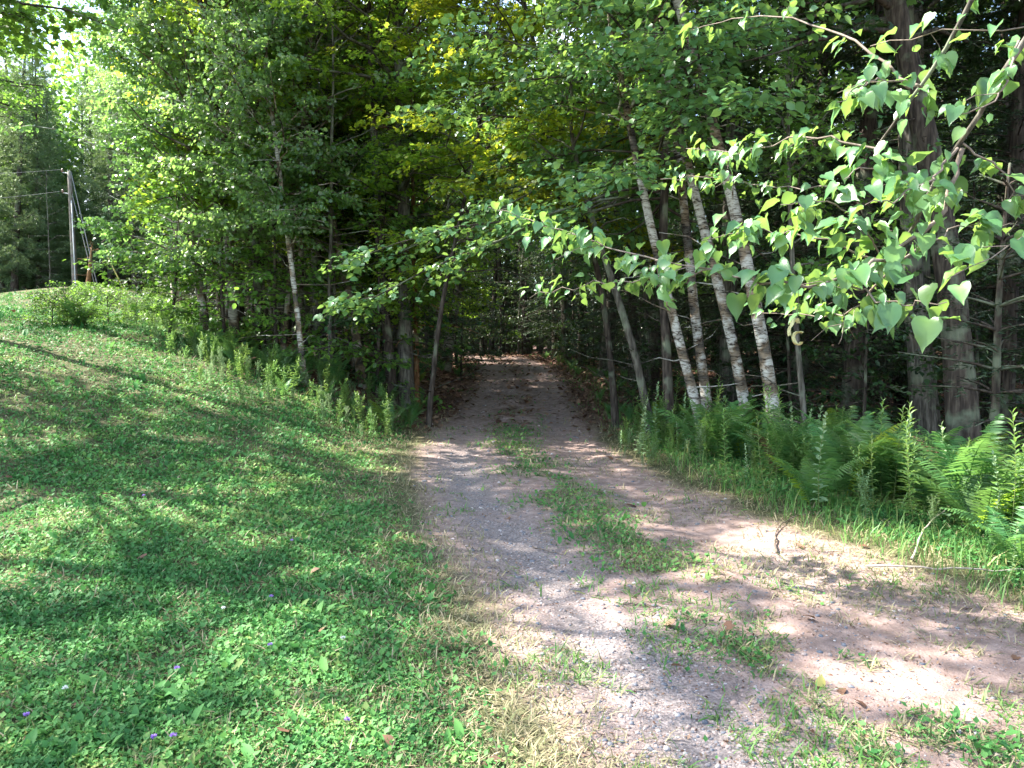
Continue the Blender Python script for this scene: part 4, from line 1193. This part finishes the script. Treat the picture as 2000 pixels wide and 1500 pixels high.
cable(P0 + np.array([-.35, -.1, hh + .1]), np.array([-42, 26, 11.5]), 1.6, .010, 'power_line', 'upper cable running left from the top of the utility pole', 'power line')
cable(P0 + np.array([-.35, -.1, hh - 1.1]), np.array([-42, 25, 9.3]), 1.6, .010, 'power_line', 'lower cable running left from the bracket of the utility pole', 'power line')
ga = at(191, 556, 41); ga[2] = T(ga[0], ga[1])
gw = cable(P0 + np.array([.1, 0, hh - .1]), ga, .02, .026, 'guy_wire', 'pale guy wire slanting right from the very top of the pole', 'guy wire')
gb = at(186, 552, 41); gb[2] = T(gb[0], gb[1])
gw2 = cable(P0 + np.array([.1, 0, hh - 1.2]), gb, .02, .022, 'guy_wire', 'pale guy wire slanting right from below the pole top', 'guy wire')
a_ = at(211, 503, 40); b_ = at(243, 556, 40); b_[2] = T(b_[0], b_[1])
g = Geo(); g.tube(np.array([(0, 0, 0), b_ - a_]), .035, 8)
put('guy_guard', g.mesh('guy_guard', yel, True), None, tuple(a_), label='faded yellow guy guard slanting into the grass right of the utility pole', cat='guy guard')
# dead leaning stub and bare dead tree by the pole
t, _ = broadleaf(401, 2.4, .13, .8, .5, 3, .05, 0, dead=4); x, y = at(172, 560, 41)[:2]
tree_obj('tree_stub', t.mesh('trunk', M['redbark'], True), None, (x, y, T(x, y)), tilt=(0, .12), label='short broken tan stub just right of the utility pole', cat='stump')
plant('snag0', *at(98, 575, 43)[:2], .8, label='dead pale bare tree with stubby branches left of the utility pole')
for px, d, k, lb in ((75, 46, 'pine1', 'light green pine directly left of the utility pole'), (25, 44, 'pine0', 'pine at the far left edge of the picture'), (52, 47, 'pine0', 'tall pine with reddish trunk between the left edge and the pole'),
                     (215, 47, 'pine0', 'big pine rising behind and right of the pole'), (265, 43, 'spruce0', 'dense dark spruce right of the pole mound'), (120, 50, 'pine1', 'pine right behind the utility pole')):
    p = at(px, 560, d); plant(k, p[0], p[1], 1.05, label=lb)


# ------------------------------------------------------------------ fallen sticks, single leaves, flowers
def stick(pts, r, label, tone=.6):
    w = []
    for px, py, lift in pts:
        x, y, d = hit(px, py); w.append(np.array([x, y, T(x, y) + lift]))
    w = np.array(w); o = w[0].copy()
    pa = smooth_path(w - o, 14); pa[1:-1] += rng.normal(0, r * .8, (12, 3))
    g = Geo(); g.tube(pa, np.linspace(r, r * .4, 14), 7, r=tone, jag=.3)
    put('fallen_branch', g.mesh('fallen_branch', M['stick'], True), None, tuple(o), label=label, cat='branch')


stick([(1517, 1085, .02), (1512, 1050, .02), (1530, 1020, .02), (1590, 1005, .02)], .009, 'dark hooked dead branch lying at the right edge of the track', .25)
stick([(1780, 1098, .02), (1805, 1045, .08), (1845, 1025, .14), (1890, 1015, .2)], .009, 'pale curved twig arching out of the verge grass', 1.0)
stick([(1690, 1115, .03), (1800, 1118, .04), (1900, 1128, .05), (2040, 1126, .05)], .008, 'long straight pale stick lying across the grass near the right edge', .8)
stick([(1220, 1183, .01), (1250, 1184, .012), (1290, 1188, .01)], .006, 'short dark twig lying on the gravel in the middle', .1)
stick([(1468, 1238, .01), (1478, 1260, .03), (1475, 1280, .01)], .004, 'small pale curved twig standing in the dry grass', .9)
stick([(1040, 1070, .01), (1065, 1080, .015), (1105, 1088, .01)], .005, 'thin dark twig on the near left rut', .15)
stick([(1225, 1355, .008), (1250, 1352, .01), (1275, 1350, .008)], .004, 'tiny brown twig beside the gravel at the bottom', .5)

LG = []
for kk in range(3):
    g = Geo(); g.leaves(np.zeros((1, 3)), A_([(1, 0, .15)]), A_([(0, .2, 1)]), .075, .07, [OVATE, MAPLE, HEART][kk], [.7, .3, .9][kk]); LG.append(g)
LM = [g.mesh('fallen_leaf', M['litter'], True) for g in LG]
for px, py, k, lb in ((565, 1442, 1, 'reddish brown curled leaf on the lawn at the bottom'), (624, 1247, 0, 'brown leaf on the lawn left of the big sunlit patch'), (268, 1100, 1, 'tan leaf in the lawn on the left'),
                      (606, 1128, 0, 'pale brown leaf near the middle of the lawn'), (25, 938, 1, 'brown leaf at the left edge of the lawn'), (1430, 1240, 1, 'tan shredded leaf on the crabgrass in the track'),
                      (1570, 1212, 0, 'pinkish tan leaf on the right side of the track'), (1310, 1313, 0, 'rusty leaf on the gravel near the bottom'), (1316, 1228, 2, 'light leaf on the edge of the gravel'), (1595, 1452, 1, 'reddish leaf at the bottom of the track')):
    x, y, d = hit(px, py)
    put('fallen_leaf', LM[k], None, (x, y, T(x, y) + .03), frng.uniform(0, 6.28), frng.uniform(.8, 1.1), lb, 'leaf', tilt=(frng.uniform(-.5, .5), frng.uniform(-.5, .5)))
yl = ramp_mat('yellow leaf', [(0, (.6, .5, .12)), (1, (.7, .6, .2))], .6, .3, .3)
g = Geo(); g.leaves(np.zeros((1, 3)), A_([(.3, 0, 1)]), A_([(0, -1, .3)]), .05, .045, HEART, .5)
x, y, d = hit(1600, 1345); put('fallen_leaf', g.mesh('fallen_leaf', yl, True), None, (x, y, T(x, y) + .01), label='single bright yellow leaf standing up in the track at lower right', cat='leaf')
fp = ramp_mat('purple petal', [(0, (.25, .14, .5)), (1, (.4, .25, .62))], .6, .3, .2)
fw = ramp_mat('white petal', [(0, (.7, .7, .66)), (1, (.8, .8, .78))], .6, .3, .2)
gs = Geo(); gs.tube(np.array([(0, 0, 0), (.003, 0, .04), (.004, .002, .07)]), .0012, 4); stm = gs.mesh('stem', M['stem'])
FMs = {}
for nm, mt in (('purple', fp), ('white', fw)):
    g = Geo(); n = 26; dv = rand_dirs(n, rng); dv[:, 2] = np.abs(dv[:, 2]) * .8
    g.leaves(np.tile(A_([(.004, .002, .07)]), (n, 1)) + dv * .003, dv, rand_dirs(n, rng), .011, .006, DIAM, rng.random(n)); FMs[nm] = g.mesh('blossom', mt)
for px, py, c in ((530, 1190, 'purple'), (345, 1338, 'purple'), (680, 1445, 'purple'), (338, 1475, 'purple'), (300, 1480, 'purple'), (530, 1290, 'purple'), (570, 1075, 'purple'), (280, 985, 'purple'), (52, 1435, 'purple'),
                  (126, 1378, 'white'), (435, 1215, 'white'), (672, 1275, 'white')):
    x, y, d = hit(px, py)
    e = put('wildflower', None, None, (x, y, T(x, y)), frng.uniform(0, 6.28), 1.1, 'tiny %s wildflower standing in the lawn' % c, 'flower', '%s wildflowers in the lawn' % c)
    put('stem', stm, e); put('blossom', FMs[c], e)
print('crown verts', sum(LC), 'objects', len(bpy.data.objects), 'bg trees', cnt)
